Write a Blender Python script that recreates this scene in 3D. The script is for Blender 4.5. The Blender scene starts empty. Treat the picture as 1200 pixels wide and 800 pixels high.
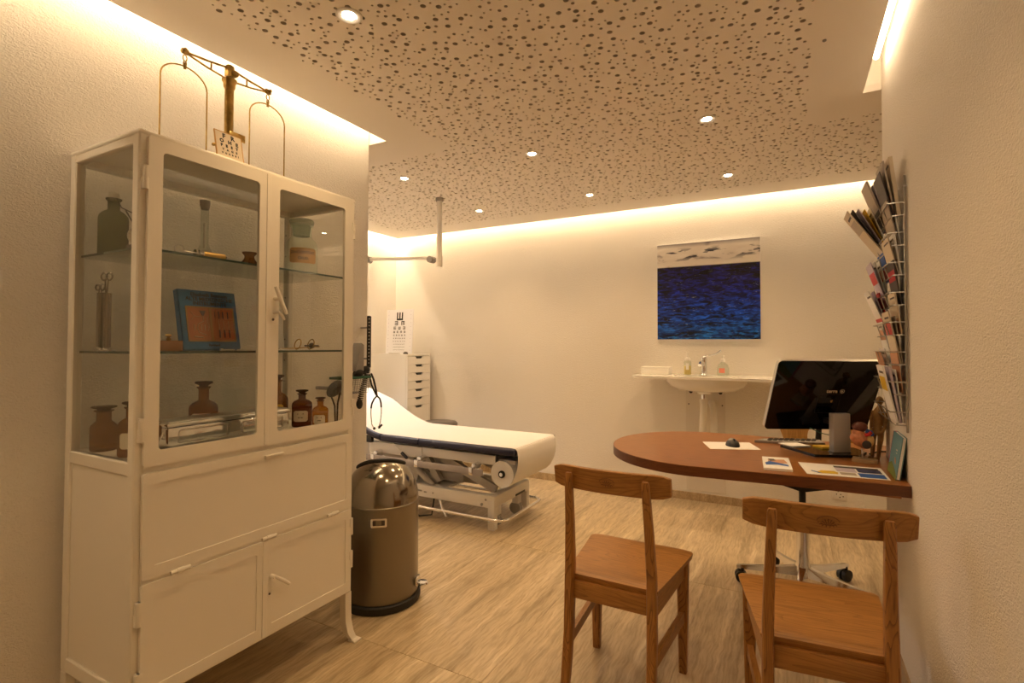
import bpy, bmesh, math, random
from mathutils import Vector, Matrix, geometry
random.seed(7)
SC = bpy.context.scene
COL = SC.collection
PI = math.pi

# ------------------------------------------------------------------ camera, world, exposure
F, YAW, PIT, ROL, SHY = 605.5, math.radians(28.4), math.radians(1.25), math.radians(.15), -8.7
cd = bpy.data.cameras.new('camera'); cam = bpy.data.objects.new('camera', cd); COL.objects.link(cam)
cd.sensor_width = 36; cd.lens = 36 * F / 1200; cd.shift_y = SHY / 1200; cd.clip_start = .02
_f = Vector((-math.sin(YAW), math.cos(YAW), 0)); _r = Vector((math.cos(YAW), math.sin(YAW), 0)); _u = Vector((0, 0, 1))
_fw = _f * math.cos(PIT) + _u * math.sin(PIT); _u2 = _u * math.cos(PIT) - _f * math.sin(PIT)
_rt = _r * math.cos(ROL) + _u2 * math.sin(ROL); _up = _u2 * math.cos(ROL) - _r * math.sin(ROL)
cam.matrix_world = Matrix(((_rt.x, _up.x, -_fw.x, 0), (_rt.y, _up.y, -_fw.y, 0), (_rt.z, _up.z, -_fw.z, 1.24), (0, 0, 0, 1)))
SC.camera = cam
SC.view_settings.view_transform = 'Standard'; SC.view_settings.look = 'None'
SC.view_settings.gamma = 1; SC.view_settings.use_curve_mapping = False
SC.view_settings.exposure = 1.34
w = bpy.data.worlds.new('world'); SC.world = w; w.use_nodes = True
w.node_tree.nodes['Background'].inputs[0].default_value = (1, .72, .45, 1)
w.node_tree.nodes['Background'].inputs[1].default_value = 0.02
cy = SC.cycles
cy.use_denoising = True; cy.max_bounces = 12; cy.diffuse_bounces = 9; cy.glossy_bounces = 4
cy.transmission_bounces = 10; cy.transparent_max_bounces = 16; cy.sample_clamp_indirect = 6
cy.blur_glossy = .5; cy.caustics_refractive = False; cy.caustics_reflective = False

WARM = (1.0, .635, .295)
COVE = 19.0        # emission of the cove tubes
SPOT = 8.5        # watts of each downlight
EXAM = 18.0        # watts of the examination lamp

# ------------------------------------------------------------------ materials
def new_mat(name):
    m = bpy.data.materials.new(name); m.use_nodes = True
    nt = m.node_tree; return m, nt, nt.nodes['Principled BSDF']

def mat(name, col, rough=.5, metal=0, spec=.5, bump=0, bscale=200, var=0, vscale=3, coat=0):
    m, nt, b = new_mat(name)
    b.inputs['Base Color'].default_value = (*col, 1); b.inputs['Roughness'].default_value = rough
    b.inputs['Metallic'].default_value = metal; b.inputs['Specular IOR Level'].default_value = spec
    b.inputs['Coat Weight'].default_value = coat
    tc = nt.nodes.new('ShaderNodeTexCoord')
    if bump:
        n = nt.nodes.new('ShaderNodeTexNoise'); n.inputs['Scale'].default_value = bscale; n.inputs['Detail'].default_value = 3
        nt.links.new(tc.outputs['Object'], n.inputs['Vector'])
        bp = nt.nodes.new('ShaderNodeBump'); bp.inputs['Strength'].default_value = bump; bp.inputs['Distance'].default_value = .004
        nt.links.new(n.outputs['Fac'], bp.inputs['Height']); nt.links.new(bp.outputs['Normal'], b.inputs['Normal'])
    if var:
        n = nt.nodes.new('ShaderNodeTexNoise'); n.inputs['Scale'].default_value = vscale; n.inputs['Detail'].default_value = 4
        nt.links.new(tc.outputs['Object'], n.inputs['Vector'])
        r = nt.nodes.new('ShaderNodeValToRGB')
        r.color_ramp.elements[0].position = .3; r.color_ramp.elements[1].position = .7
        r.color_ramp.elements[0].color = (*[c * (1 - var) for c in col], 1)
        r.color_ramp.elements[1].color = (*[min(1, c * (1 + var)) for c in col], 1)
        nt.links.new(n.outputs['Fac'], r.inputs[0]); nt.links.new(r.outputs[0], b.inputs['Base Color'])
    return m

def wood(name, c0, c1, axis, scale=1., rough=.4, contrast=.5):
    """grain along the given local axis"""
    m, nt, b = new_mat(name); L = nt.links.new
    tc = nt.nodes.new('ShaderNodeTexCoord'); mp = nt.nodes.new('ShaderNodeMapping')
    oi = nt.nodes.new('ShaderNodeObjectInfo'); va = nt.nodes.new('ShaderNodeVectorMath'); va.operation = 'ADD'
    cx = nt.nodes.new('ShaderNodeCombineXYZ')
    mu = nt.nodes.new('ShaderNodeMath'); mu.operation = 'MULTIPLY'; mu.inputs[1].default_value = 3.
    L(oi.outputs['Random'], mu.inputs[0])
    for i in range(3): L(mu.outputs[0], cx.inputs[i])
    L(tc.outputs['Object'], va.inputs[0]); L(cx.outputs[0], va.inputs[1]); L(va.outputs[0], mp.inputs['Vector'])
    s = [9 * scale] * 3; s['xyz'.index(axis)] = .9 * scale; mp.inputs['Scale'].default_value = s
    n = nt.nodes.new('ShaderNodeTexNoise'); n.inputs['Scale'].default_value = 1.3; n.inputs['Detail'].default_value = 2; n.inputs['Distortion'].default_value = .6
    L(mp.outputs[0], n.inputs['Vector'])
    ms = nt.nodes.new('ShaderNodeMath'); ms.operation = 'MULTIPLY'; ms.inputs[1].default_value = 22; L(n.outputs['Fac'], ms.inputs[0])
    fr = nt.nodes.new('ShaderNodeMath'); fr.operation = 'FRACT'; L(ms.outputs[0], fr.inputs[0])
    n2 = nt.nodes.new('ShaderNodeTexNoise'); n2.inputs['Scale'].default_value = 14; n2.inputs['Detail'].default_value = 4
    L(mp.outputs[0], n2.inputs['Vector'])
    r = nt.nodes.new('ShaderNodeValToRGB'); e = r.color_ramp.elements
    e[0].position = 0; e[0].color = (*c1, 1); e[1].position = 1; e[1].color = (*[a + (b_ - a) * contrast for a, b_ in zip(c1, c0)], 1)
    x = r.color_ramp.elements.new(.65); x.color = (*c1, 1)
    L(fr.outputs[0], r.inputs[0])
    mx = nt.nodes.new('ShaderNodeMixRGB'); mx.blend_type = 'MULTIPLY'; mx.inputs[0].default_value = .55
    r2 = nt.nodes.new('ShaderNodeValToRGB'); r2.color_ramp.elements[0].position = .3; r2.color_ramp.elements[0].color = (.55, .5, .45, 1); r2.color_ramp.elements[1].position = .65
    L(n2.outputs['Fac'], r2.inputs[0]); L(r.outputs[0], mx.inputs[1]); L(r2.outputs[0], mx.inputs[2])
    L(mx.outputs[0], b.inputs['Base Color']); b.inputs['Roughness'].default_value = rough
    return m

def thin_glass(name, tint=(.93, .95, .93), ior=1.5, rough=0.0):
    m = bpy.data.materials.new(name); m.use_nodes = True; nt = m.node_tree; nt.nodes.clear(); L = nt.links.new
    o = nt.nodes.new('ShaderNodeOutputMaterial'); mx = nt.nodes.new('ShaderNodeMixShader')
    t = nt.nodes.new('ShaderNodeBsdfTransparent'); t.inputs[0].default_value = (*tint, 1)
    g = nt.nodes.new('ShaderNodeBsdfGlossy'); g.inputs['Roughness'].default_value = rough
    ge = nt.nodes.new('ShaderNodeNewGeometry'); dt = nt.nodes.new('ShaderNodeVectorMath'); dt.operation = 'DOT_PRODUCT'
    L(ge.outputs['Normal'], dt.inputs[0]); L(ge.outputs['Incoming'], dt.inputs[1])
    def ma(op, a, b=None):
        q = nt.nodes.new('ShaderNodeMath'); q.operation = op
        for i, v in enumerate((a, b)):
            if v is None: continue
            if isinstance(v, (int, float)): q.inputs[i].default_value = v
            else: L(v, q.inputs[i])
        return q.outputs[0]
    r0 = ((ior - 1) / (ior + 1)) ** 2                                # Schlick, the same from both sides of the sheet
    fr = ma('ADD', ma('MULTIPLY', ma('POWER', ma('SUBTRACT', 1., ma('ABSOLUTE', dt.outputs['Value'])), 5.), 1 - r0), r0)
    L(fr, mx.inputs[0]); L(t.outputs[0], mx.inputs[1]); L(g.outputs[0], mx.inputs[2]); L(mx.outputs[0], o.inputs[0])
    return m

def emit(name, col, s):
    m = bpy.data.materials.new(name); m.use_nodes = True; nt = m.node_tree; nt.nodes.clear()
    o = nt.nodes.new('ShaderNodeOutputMaterial'); e = nt.nodes.new('ShaderNodeEmission')
    e.inputs[0].default_value = (*col, 1); e.inputs[1].default_value = s; nt.links.new(e.outputs[0], o.inputs[0]); return m

def plaster():
    m, nt, b = new_mat('wall plaster'); L = nt.links.new
    b.inputs['Base Color'].default_value = (.84, .81, .76, 1); b.inputs['Roughness'].default_value = .85; b.inputs['Specular IOR Level'].default_value = .2
    tc = nt.nodes.new('ShaderNodeTexCoord'); mp = nt.nodes.new('ShaderNodeMapping'); mp.inputs['Rotation'].default_value = (.6, .6, .6)
    mp.inputs['Scale'].default_value = (1, 1, 1.8); L(tc.outputs['Object'], mp.inputs[0])
    n = nt.nodes.new('ShaderNodeTexNoise'); n.inputs['Scale'].default_value = 95; n.inputs['Detail'].default_value = 3; n.inputs['Roughness'].default_value = .55; n.inputs['Distortion'].default_value = .8
    L(mp.outputs[0], n.inputs['Vector'])
    bp = nt.nodes.new('ShaderNodeBump'); bp.inputs['Strength'].default_value = .8; bp.inputs['Distance'].default_value = .006
    L(n.outputs['Fac'], bp.inputs['Height']); L(bp.outputs['Normal'], b.inputs['Normal'])
    return m

def travertine(name, dark=(.33, .25, .145), mid=(.53, .425, .275), light=(.78, .68, .50), rough=.33):
    m, nt, b = new_mat(name); L = nt.links.new; N = nt.nodes.new
    tc = N('ShaderNodeTexCoord'); oi = N('ShaderNodeObjectInfo'); mu = N('ShaderNodeMath'); mu.operation = 'MULTIPLY'; mu.inputs[1].default_value = 40
    cx = N('ShaderNodeCombineXYZ'); L(oi.outputs['Random'], mu.inputs[0]); L(mu.outputs[0], cx.inputs[0]); L(mu.outputs[0], cx.inputs[1])
    va = N('ShaderNodeVectorMath'); va.operation = 'ADD'; L(tc.outputs['Object'], va.inputs[0]); L(cx.outputs[0], va.inputs[1])
    w1 = N('ShaderNodeTexNoise'); w1.inputs['Scale'].default_value = 7; w1.inputs['Detail'].default_value = 3; L(va.outputs[0], w1.inputs['Vector'])
    wm = N('ShaderNodeVectorMath'); wm.operation = 'SCALE'; wm.inputs['Scale'].default_value = .035; L(w1.outputs['Color'], wm.inputs[0])
    vb = N('ShaderNodeVectorMath'); vb.operation = 'ADD'; L(va.outputs[0], vb.inputs[0]); L(wm.outputs[0], vb.inputs[1])
    mp = N('ShaderNodeMapping'); mp.inputs['Scale'].default_value = (17, .9, 4); L(vb.outputs[0], mp.inputs[0])
    n = N('ShaderNodeTexNoise'); n.inputs['Scale'].default_value = 1.2; n.inputs['Detail'].default_value = 6; n.inputs['Roughness'].default_value = .62; L(mp.outputs[0], n.inputs['Vector'])
    r = N('ShaderNodeValToRGB'); e = r.color_ramp.elements
    e[0].position = .30; e[0].color = (*dark, 1); e[1].position = .72; e[1].color = (*light, 1)
    x = e.new(.47); x.color = (*mid, 1); x = e.new(.58); x.color = (*[a * 1.12 for a in mid], 1)
    L(n.outputs['Fac'], r.inputs[0])
    mp2 = N('ShaderNodeMapping'); mp2.inputs['Scale'].default_value = (105, 10, 60); L(vb.outputs[0], mp2.inputs[0])
    n2 = N('ShaderNodeTexNoise'); n2.inputs['Scale'].default_value = 1; n2.inputs['Detail'].default_value = 4; L(mp2.outputs[0], n2.inputs['Vector'])
    r2 = N('ShaderNodeValToRGB'); r2.color_ramp.elements[0].position = .36; r2.color_ramp.elements[0].color = (.62, .56, .48, 1); r2.color_ramp.elements[1].position = .58
    L(n2.outputs['Fac'], r2.inputs[0])
    mx = N('ShaderNodeMixRGB'); mx.blend_type = 'MULTIPLY'; mx.inputs[0].default_value = .6; L(r.outputs[0], mx.inputs[1]); L(r2.outputs[0], mx.inputs[2])
    L(mx.outputs[0], b.inputs['Base Color']); b.inputs['Roughness'].default_value = rough
    return m

def sea():
    m, nt, b = new_mat('sea painting'); L = nt.links.new; N = nt.nodes.new
    tc = N('ShaderNodeTexCoord'); sp = N('ShaderNodeSeparateXYZ'); L(tc.outputs['Generated'], sp.inputs[0])
    def noise(sc, s=1, det=5, dist=0):
        mp = N('ShaderNodeMapping'); mp.inputs['Scale'].default_value = sc; L(tc.outputs['Generated'], mp.inputs[0])
        n = N('ShaderNodeTexNoise'); n.inputs['Scale'].default_value = s; n.inputs['Detail'].default_value = det; n.inputs['Distortion'].default_value = dist
        L(mp.outputs[0], n.inputs['Vector']); return n.outputs['Fac']
    def ramp(fac, *st):
        r = N('ShaderNodeValToRGB'); e = r.color_ramp.elements
        e[0].position, e[0].color = st[0][0], (*st[0][1], 1); e[1].position, e[1].color = st[-1][0], (*st[-1][1], 1)
        for p, c in st[1:-1]: x = e.new(p); x.color = (*c, 1)
        L(fac, r.inputs[0]); return r.outputs[0]
    def mix(f, a, c, t='MIX'):
        x = N('ShaderNodeMixRGB'); x.blend_type = t
        if isinstance(f, float): x.inputs[0].default_value = f
        else: L(f, x.inputs[0])
        L(a, x.inputs[1]); L(c, x.inputs[2]); return x.outputs[0]
    z = sp.outputs['Z']
    deep = ramp(z, (0., (.003, .03, .20)), (.28, (.003, .02, .24)), (.48, (.003, .005, .10)), (.75, (.002, .002, .025)))
    bright = ramp(z, (0., (.02, .22, .75)), (.25, (.01, .13, .95)), (.5, (.012, .03, .55)), (.75, (.015, .012, .20)))
    wv = ramp(noise((9, 1, 26), 1, 8, 1.6), (.42, (0, 0, 0)), (.66, (1, 1, 1)))
    black = ramp(noise((7, 1, 30), 1, 8, 1.2), (.38, (.02, .02, .05)), (.54, (1, 1, 1)))
    seac = mix(1., mix(wv, deep, bright), black, 'MULTIPLY')
    fo = ramp(noise((14, 1, 60), 1, 8, 2.2), (.64, (0, 0, 0)), (.74, (.45, .48, .6)))
    seac = mix(.6, seac, fo, 'ADD')
    sky = ramp(noise((3, 1, 9), 1, 6, .6), (.30, (.30, .26, .28)), (.40, (.80, .75, .70)), (.7, (.93, .90, .85)))
    cl = ramp(noise((5.5, 1, 17), 1, 8, .3), (.54, (1, 1, 1)), (.60, (.04, .05, .09)))
    band = ramp(z, (.80, (0, 0, 0)), (.86, (1, 1, 1)), (.91, (1, 1, 1)), (.96, (0, 0, 0)))
    skyc = mix(band, sky, mix(1., sky, cl, 'MULTIPLY'))
    skyc = mix(ramp(z, (.955, (0, 0, 0)), (1, (.7, .7, .7))), skyc, ramp(z, (0, (.07, .06, .14)), (1, (.06, .05, .12))))
    t = ramp(z, (.755, (0, 0, 0)), (.763, (1, 1, 1)))
    L(mix(t, seac, skyc), b.inputs['Base Color']); b.inputs['Roughness'].default_value = .35
    return m

M = dict(
    wall=plaster(), ceil=mat('ceiling plaster', (.86, .82, .76), .9, spec=.2), fleece=mat('ceiling hole fleece', (.13, .11, .085), 1, spec=.1), gyps=mat('cut gypsum', (.56, .50, .42), 1, spec=.1),
    trav=travertine('travertine'), travb=travertine('travertine skirting', (.34, .25, .14), (.46, .35, .21), (.56, .44, .29), .45),
    grout=mat('grout', (.36, .27, .17), .9), white=mat('white enamel', (.80, .77, .70), .32, spec=.5), wplas=mat('white plastic', (.82, .80, .76), .4),
    ceramic=mat('white ceramic', (.86, .85, .82), .12), chrome=mat('chrome', (.85, .85, .86), .08, 1), steel=mat('brushed steel', (.62, .60, .57), .3, 1),
    dsteel=mat('old steel', (.34, .31, .27), .22, 1), alus=mat('satin aluminium', (.50, .48, .46), .42, .35), alu=mat('aluminium', (.62, .62, .62), .35, 1), binm=mat('bin steel', (.25, .22, .175), .30, 1), bind=mat('bin dome steel', (.33, .295, .24), .15, 1), black=mat('black plastic', (.012, .012, .013), .35),
    rubber=mat('black rubber', (.015, .014, .013), .6), gloss=mat('black gloss', (.004, .004, .005), .06, spec=.6), navy=mat('navy vinyl', (.012, .012, .04), .42),
    paper=mat('couch paper', (.76, .75, .74), .8, bump=.15, bscale=30), sheet=mat('paper', (.86, .86, .86), .8), brass=mat('aged brass', (.42, .28, .09), .34, 1, var=.3, vscale=30),
    brassp=mat('brass plate', (.62, .43, .15), .3, 1), couchw=mat('couch white paint', (.72, .70, .67), .4), couchg=mat('couch grey paint', (.42, .39, .35), .45),
    pinez=wood('pine upright', (.14, .055, .010), (.40, .185, .045), 'z', 1.3, contrast=.85), pinex=wood('pine across', (.20, .085, .018), (.42, .20, .05), 'x', 1., contrast=.6),
    piney=wood('pine lengthwise', (.20, .085, .018), (.40, .19, .048), 'y', 1.2, contrast=.6),
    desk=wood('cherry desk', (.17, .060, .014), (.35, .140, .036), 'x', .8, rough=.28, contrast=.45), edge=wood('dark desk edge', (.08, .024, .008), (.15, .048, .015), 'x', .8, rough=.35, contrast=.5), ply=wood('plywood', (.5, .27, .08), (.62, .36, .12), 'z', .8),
    carve=mat('burnt emblem', (.20, .085, .022), .7), block=wood('block wood', (.20, .07, .02), (.32, .13, .035), 'y', 2),
    glass=thin_glass('cabinet glass', (.975, .98, .965)), shelf=thin_glass('shelf glass', (.84, .89, .86)), shedge=mat('shelf glass edge', (.03, .07, .06), .15),
    clear=thin_glass('clear glass', (.90, .93, .90), 1.5), clearr=thin_glass('jar glass', (.90, .95, .92), 1.6),
    white2=mat('label white', (.72, .68, .58), .7), tan=mat('label tan', (.52, .30, .10), .7), yellow=mat('label yellow', (.62, .42, .06), .7), ink=mat('ink', (.02, .018, .018), .7),
    blue=mat('book blue', (.008, .12, .32), .4), orange=mat('orange print', (.36, .115, .032), .5), redp=mat('red print', (.55, .03, .04), .5), bluep=mat('blue print', (.03, .12, .45), .5),
    yelp=mat('yellow print', (.75, .50, .03), .5), navyp=mat('navy print', (.04, .05, .14), .5), lilac=mat('lilac print', (.55, .50, .62), .6), skin=mat('skin print', (.62, .33, .2), .6),
    teal=mat('teal cover', (.10, .26, .33), .4), magenta=mat('magenta spine', (.45, .03, .12), .5), grass=mat('green print', (.16, .20, .03), .6),
    mud=mat('carved figure wood', (.27, .155, .05), .55, var=.25, vscale=40), fleshm=mat('model flesh', (.60, .25, .13), .4, var=.35, vscale=40), maroon=mat('model maroon', (.12, .035, .025), .3),
    ored=mat('model red', (.55, .03, .03), .3), oblue=mat('model blue', (.03, .10, .35), .3), oyel=mat('model yellow', (.72, .5, .18), .4),
    seap=sea(), tube=emit('cove tube', (1.0, .75, .47), COVE), tube3=emit('corner tube', (1.0, .77, .50), COVE * 2.4), tube2=emit('slot tube', (1.0, .76, .50), COVE * .45), lamp=emit('downlight glow', (1, .80, .55), 40), examl=emit('exam lamp glow', (.85, .92, 1), 12),
    gseat=mat('stool vinyl', (.10, .085, .07), .4), grey=mat('grey plastic', (.30, .29, .28), .5), mush=mat('brochure grey', (.42, .36, .30), .6), cream=mat('brochure cream', (.66, .57, .44), .6),
    railg=mat('rail grey', (.36, .33, .33), .3), green=mat('green plastic', (.03, .12, .08), .5), clay=mat('terracotta', (.48, .19, .07), .6), dark=mat('dark print', (.07, .055, .05), .55),
    liquid=thin_glass('yellow soap', (.95, .80, .40), 1.35), pinks=mat('pink label', (.85, .30, .22), .6), frost=mat('frosted plastic', (.78, .74, .68), .5), wire=mat('wire', (.45, .43, .40), .3, 1),
)
def glassy(name, tint, body, k=.25):
    m = thin_glass(name, tint, 1.5, .03); nt = m.node_tree; o = next(n for n in nt.nodes if n.type == 'OUTPUT_MATERIAL'); src = o.inputs[0].links[0].from_socket
    tr = next(n for n in nt.nodes if n.type == 'BSDF_TRANSPARENT'); lw = nt.nodes.new('ShaderNodeLayerWeight'); lw.inputs[0].default_value = .5   # longer way through the wall near the rim
    ra = nt.nodes.new('ShaderNodeValToRGB'); ra.color_ramp.elements[0].position = .35; ra.color_ramp.elements[0].color = (*tint, 1); ra.color_ramp.elements[1].color = (*[c ** 3.5 for c in tint], 1)
    nt.links.new(lw.outputs['Facing'], ra.inputs[0]); nt.links.new(ra.outputs[0], tr.inputs[0])
    d = nt.nodes.new('ShaderNodeBsdfDiffuse'); d.inputs[0].default_value = (*body, 1); mx = nt.nodes.new('ShaderNodeMixShader'); mx.inputs[0].default_value = k
    nt.links.new(src, mx.inputs[1]); nt.links.new(d.outputs[0], mx.inputs[2]); nt.links.new(mx.outputs[0], o.inputs[0]); return m
M['amber'] = glassy('amber glass', (.68, .40, .09), (.27, .115, .016), .30); M['amberd'] = glassy('dark amber glass', (.45, .17, .05), (.13, .035, .01), .35); M['amberl'] = glassy('light amber glass', (.85, .56, .11), (.50, .22, .02), .3)
M['greeng'] = glassy('green glass', (.56, .60, .36), (.13, .14, .055), .3); M['amberc'] = glassy('brown glass stopper', (.40, .20, .08), (.10, .045, .018), .5)

# ------------------------------------------------------------------ geometry helpers
OFF = {}
class G:
    def __init__(s): s.v = []; s.f = []; s.m = []
    def add(s, vs, fs, mi=0):
        k = len(s.v); s.v += [Vector(p) for p in vs]; s.f += [tuple(i + k for i in f) for f in fs]; s.m += [mi] * len(fs); return s
    def xf(s, mtx):
        s.v = [mtx @ p for p in s.v]; return s
    def box(s, a, b, bev=0, seg=2, mtx=None, mi=0):
        x0, y0, z0 = [min(p, q) for p, q in zip(a, b)]; x1, y1, z1 = [max(p, q) for p, q in zip(a, b)]
        if bev:
            bm = bmesh.new(); bmesh.ops.create_cube(bm, size=1)
            for v in bm.verts: v.co = Vector(((x0 + x1) / 2 + v.co.x * (x1 - x0), (y0 + y1) / 2 + v.co.y * (y1 - y0), (z0 + z1) / 2 + v.co.z * (z1 - z0)))
            bmesh.ops.bevel(bm, geom=bm.edges[:], offset=min(bev, .49 * min(x1 - x0, y1 - y0, z1 - z0)), segments=seg, affect='EDGES', profile=.5)
            bm.verts.index_update(); vs = [v.co.copy() for v in bm.verts]; fs = [tuple(v.index for v in f.verts) for f in bm.faces]; bm.free()
        else:
            vs = [Vector((x, y, z)) for z in (z0, z1) for y in (y0, y1) for x in (x0, x1)]
            fs = [(0, 2, 3, 1), (4, 5, 7, 6), (0, 1, 5, 4), (2, 6, 7, 3), (0, 4, 6, 2), (1, 3, 7, 5)]
        if mtx: vs = [mtx @ p for p in vs]
        return s.add(vs, fs, mi)
    def cyl(s, p0, p1, r0, r1=None, n=16, mi=0):
        p0, p1 = Vector(p0), Vector(p1); r1 = r0 if r1 is None else r1
        d = (p1 - p0).normalized(); a = d.orthogonal().normalized(); b = d.cross(a)
        vs = []
        for p, r in ((p0, r0), (p1, r1)):
            vs += [p + (a * math.cos(2 * PI * i / n) + b * math.sin(2 * PI * i / n)) * r for i in range(n)]
        return s.add(vs, [(i, (i + 1) % n, n + (i + 1) % n, n + i) for i in range(n)] + [tuple(range(n))[::-1], tuple(range(n, 2 * n))], mi)
    def tube(s, pts, r, n=8, closed=False, mi=0):
        pts = [Vector(p) for p in pts]; N = len(pts); rs = r if isinstance(r, (list, tuple)) else [r] * N
        vs = []; prev = None
        for i, p in enumerate(pts):
            d = (pts[(i + 1) % N] - pts[i - 1]) if closed else (pts[min(i + 1, N - 1)] - pts[max(i - 1, 0)])
            d = d.normalized() if d.length > 1e-9 else Vector((0, 0, 1))
            a = d.orthogonal().normalized() if prev is None else (prev - d * prev.dot(d)).normalized()
            prev = a; b = d.cross(a)
            vs += [p + (a * math.cos(2 * PI * k / n) + b * math.sin(2 * PI * k / n)) * rs[i] for k in range(n)]
        fs = []
        for i in range(N if closed else N - 1):
            j = (i + 1) % N
            fs += [(i * n + k, i * n + (k + 1) % n, j * n + (k + 1) % n, j * n + k) for k in range(n)]
        if not closed: fs += [tuple(range(n))[::-1], tuple(range((N - 1) * n, N * n))]
        return s.add(vs, fs, mi)
    def lathe(s, prof, c=(0, 0, 0), n=24, sx=1, sy=1, mi=0, axis=None):
        c = Vector(c); vs = []; fs = []; K = len(prof)
        for r, z in prof: vs += [Vector((sx * r * math.cos(2 * PI * i / n), sy * r * math.sin(2 * PI * i / n), z)) for i in range(n)]
        if axis is not None:
            q = Vector((0, 0, 1)).rotation_difference(Vector(axis)).to_matrix(); vs = [q @ p for p in vs]
        vs = [p + c for p in vs]
        for k in range(K - 1):
            fs += [(k * n + i, k * n + (i + 1) % n, (k + 1) * n + (i + 1) % n, (k + 1) * n + i) for i in range(n)]
        if prof[0][0] > 1e-6: fs.append(tuple(range(n))[::-1])
        if prof[-1][0] > 1e-6: fs.append(tuple(range((K - 1) * n, K * n)))
        return s.add(vs, fs, mi)
    def prism(s, poly, h0, h1, fn=None, mi=0):
        """poly of (u,v) counter-clockwise, extruded in w from h0 to h1; fn maps (u,v,w) to a point"""
        fn = fn or (lambda u, v, w: (u, v, w)); n = len(poly)
        vs = [fn(u, v, h0) for u, v in poly] + [fn(u, v, h1) for u, v in poly]
        return s.add(vs, [tuple(range(n))[::-1], tuple(range(n, 2 * n))] + [(i, (i + 1) % n, n + (i + 1) % n, n + i) for i in range(n)], mi)
    def ring(s, outer, inner, h0, h1, fn=None, mi=0):
        fn = fn or (lambda u, v, w: (u, v, w)); n = len(outer)
        vs = [fn(u, v, h) for h in (h0, h1) for lp in (outer, inner) for u, v in lp]
        fs = []
        for i in range(n):
            j = (i + 1) % n; o0, i0, o1, i1 = 0, n, 2 * n, 3 * n
            fs += [(o0 + i, i0 + i, i0 + j, o0 + j), (o1 + i, o1 + j, i1 + j, i1 + i), (o0 + i, o0 + j, o1 + j, o1 + i), (i0 + i, i1 + i, i1 + j, i0 + j)]
        return s.add(vs, fs, mi)
    def sphere(s, c, r, n=16, m=10, sc=(1, 1, 1), mi=0):
        prof = [(max(1e-7, math.sin(PI * k / m)) * r, -math.cos(PI * k / m) * r) for k in range(m + 1)]
        k0 = len(s.v); s.lathe(prof, (0, 0, 0), n, mi=mi)
        for i in range(k0, len(s.v)): p = s.v[i]; s.v[i] = Vector((p.x * sc[0] + c[0], p.y * sc[1] + c[1], p.z * sc[2] + c[2]))
        return s

def rrect(x0, y0, x1, y1, r=0, n=4):
    if r <= 0: return [(x0, y0), (x1, y0), (x1, y1), (x0, y1)]
    out = []
    for cx, cy_, a in ((x1 - r, y0 + r, -PI / 2), (x1 - r, y1 - r, 0), (x0 + r, y1 - r, PI / 2), (x0 + r, y0 + r, PI)):
        out += [(cx + r * math.cos(a + PI / 2 * k / n), cy_ + r * math.sin(a + PI / 2 * k / n)) for k in range(n + 1)]
    return out

def smooth(me, ang=35):
    if len(me.polygons):
        me.polygons.foreach_set('use_smooth', [True] * len(me.polygons)); me.set_sharp_from_angle(angle=math.radians(ang))

def build(g, name, m, parent=None, sm=35, world=None):
    off = OFF.get(parent.as_pointer(), Vector()) if parent else Vector()
    if parent is None and g.v and world is None:
        lo = Vector([min(p[i] for p in g.v) for i in range(3)]); hi = Vector([max(p[i] for p in g.v) for i in range(3)])
        off = Vector(((lo.x + hi.x) / 2, (lo.y + hi.y) / 2, lo.z))
    me = bpy.data.meshes.new(name); me.from_pydata([p - off for p in g.v], [], g.f)
    for x in (m if isinstance(m, (list, tuple)) else [m]): me.materials.append(M[x] if isinstance(x, str) else x)
    if any(g.m): me.polygons.foreach_set('material_index', g.m)
    bm = bmesh.new(); bm.from_mesh(me); bmesh.ops.recalc_face_normals(bm, faces=bm.faces[:]); bm.to_mesh(me); bm.free()
    if sm: smooth(me, sm)
    o = bpy.data.objects.new(name, me); COL.objects.link(o)
    if parent: o.parent = parent; OFF[o.as_pointer()] = off
    else: o.location = off; OFF[o.as_pointer()] = off
    return o

def tag(o, label=None, cat=None, group=None, kind=None):
    for k, v in (('label', label), ('category', cat), ('group', group), ('kind', kind)):
        if v: o[k] = v
    return o

def thing(name, label, cat, loc=(0, 0, 0), rz=0, group=None, local=False):
    o = bpy.data.objects.new(name, None); COL.objects.link(o); o.location = loc; o.rotation_euler = (0, 0, rz); o.empty_display_size = .05
    OFF[o.as_pointer()] = Vector() if local else Vector(loc)
    return tag(o, label, cat, group)

def struct(g, name, m, parent=None, sm=0):
    o = build(g, name, m, parent, sm, world=True)
    if parent is None: o['kind'] = 'structure'
    return o

_fonts = {}
def text_g(s, size, fn, depth=.0006, align='CENTER', bold=0):
    """flat lettering as geometry; fn maps (u, v, w) to a point"""
    cu = bpy.data.curves.new('lettering', 'FONT'); cu.body = s; cu.size = size; cu.align_x = align; cu.align_y = 'CENTER'
    cu.extrude = depth / 2; cu.offset = bold; cu.resolution_u = 2
    o = bpy.data.objects.new('lettering', cu); COL.objects.link(o); bpy.context.view_layer.update()
    me = bpy.data.meshes.new_from_object(o.evaluated_get(bpy.context.evaluated_depsgraph_get()))
    g = G().add([fn(v.co.x, v.co.y, v.co.z) for v in me.vertices], [tuple(p.vertices) for p in me.polygons])
    bpy.data.objects.remove(o); bpy.data.curves.remove(cu); bpy.data.meshes.remove(me)
    return g

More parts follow.
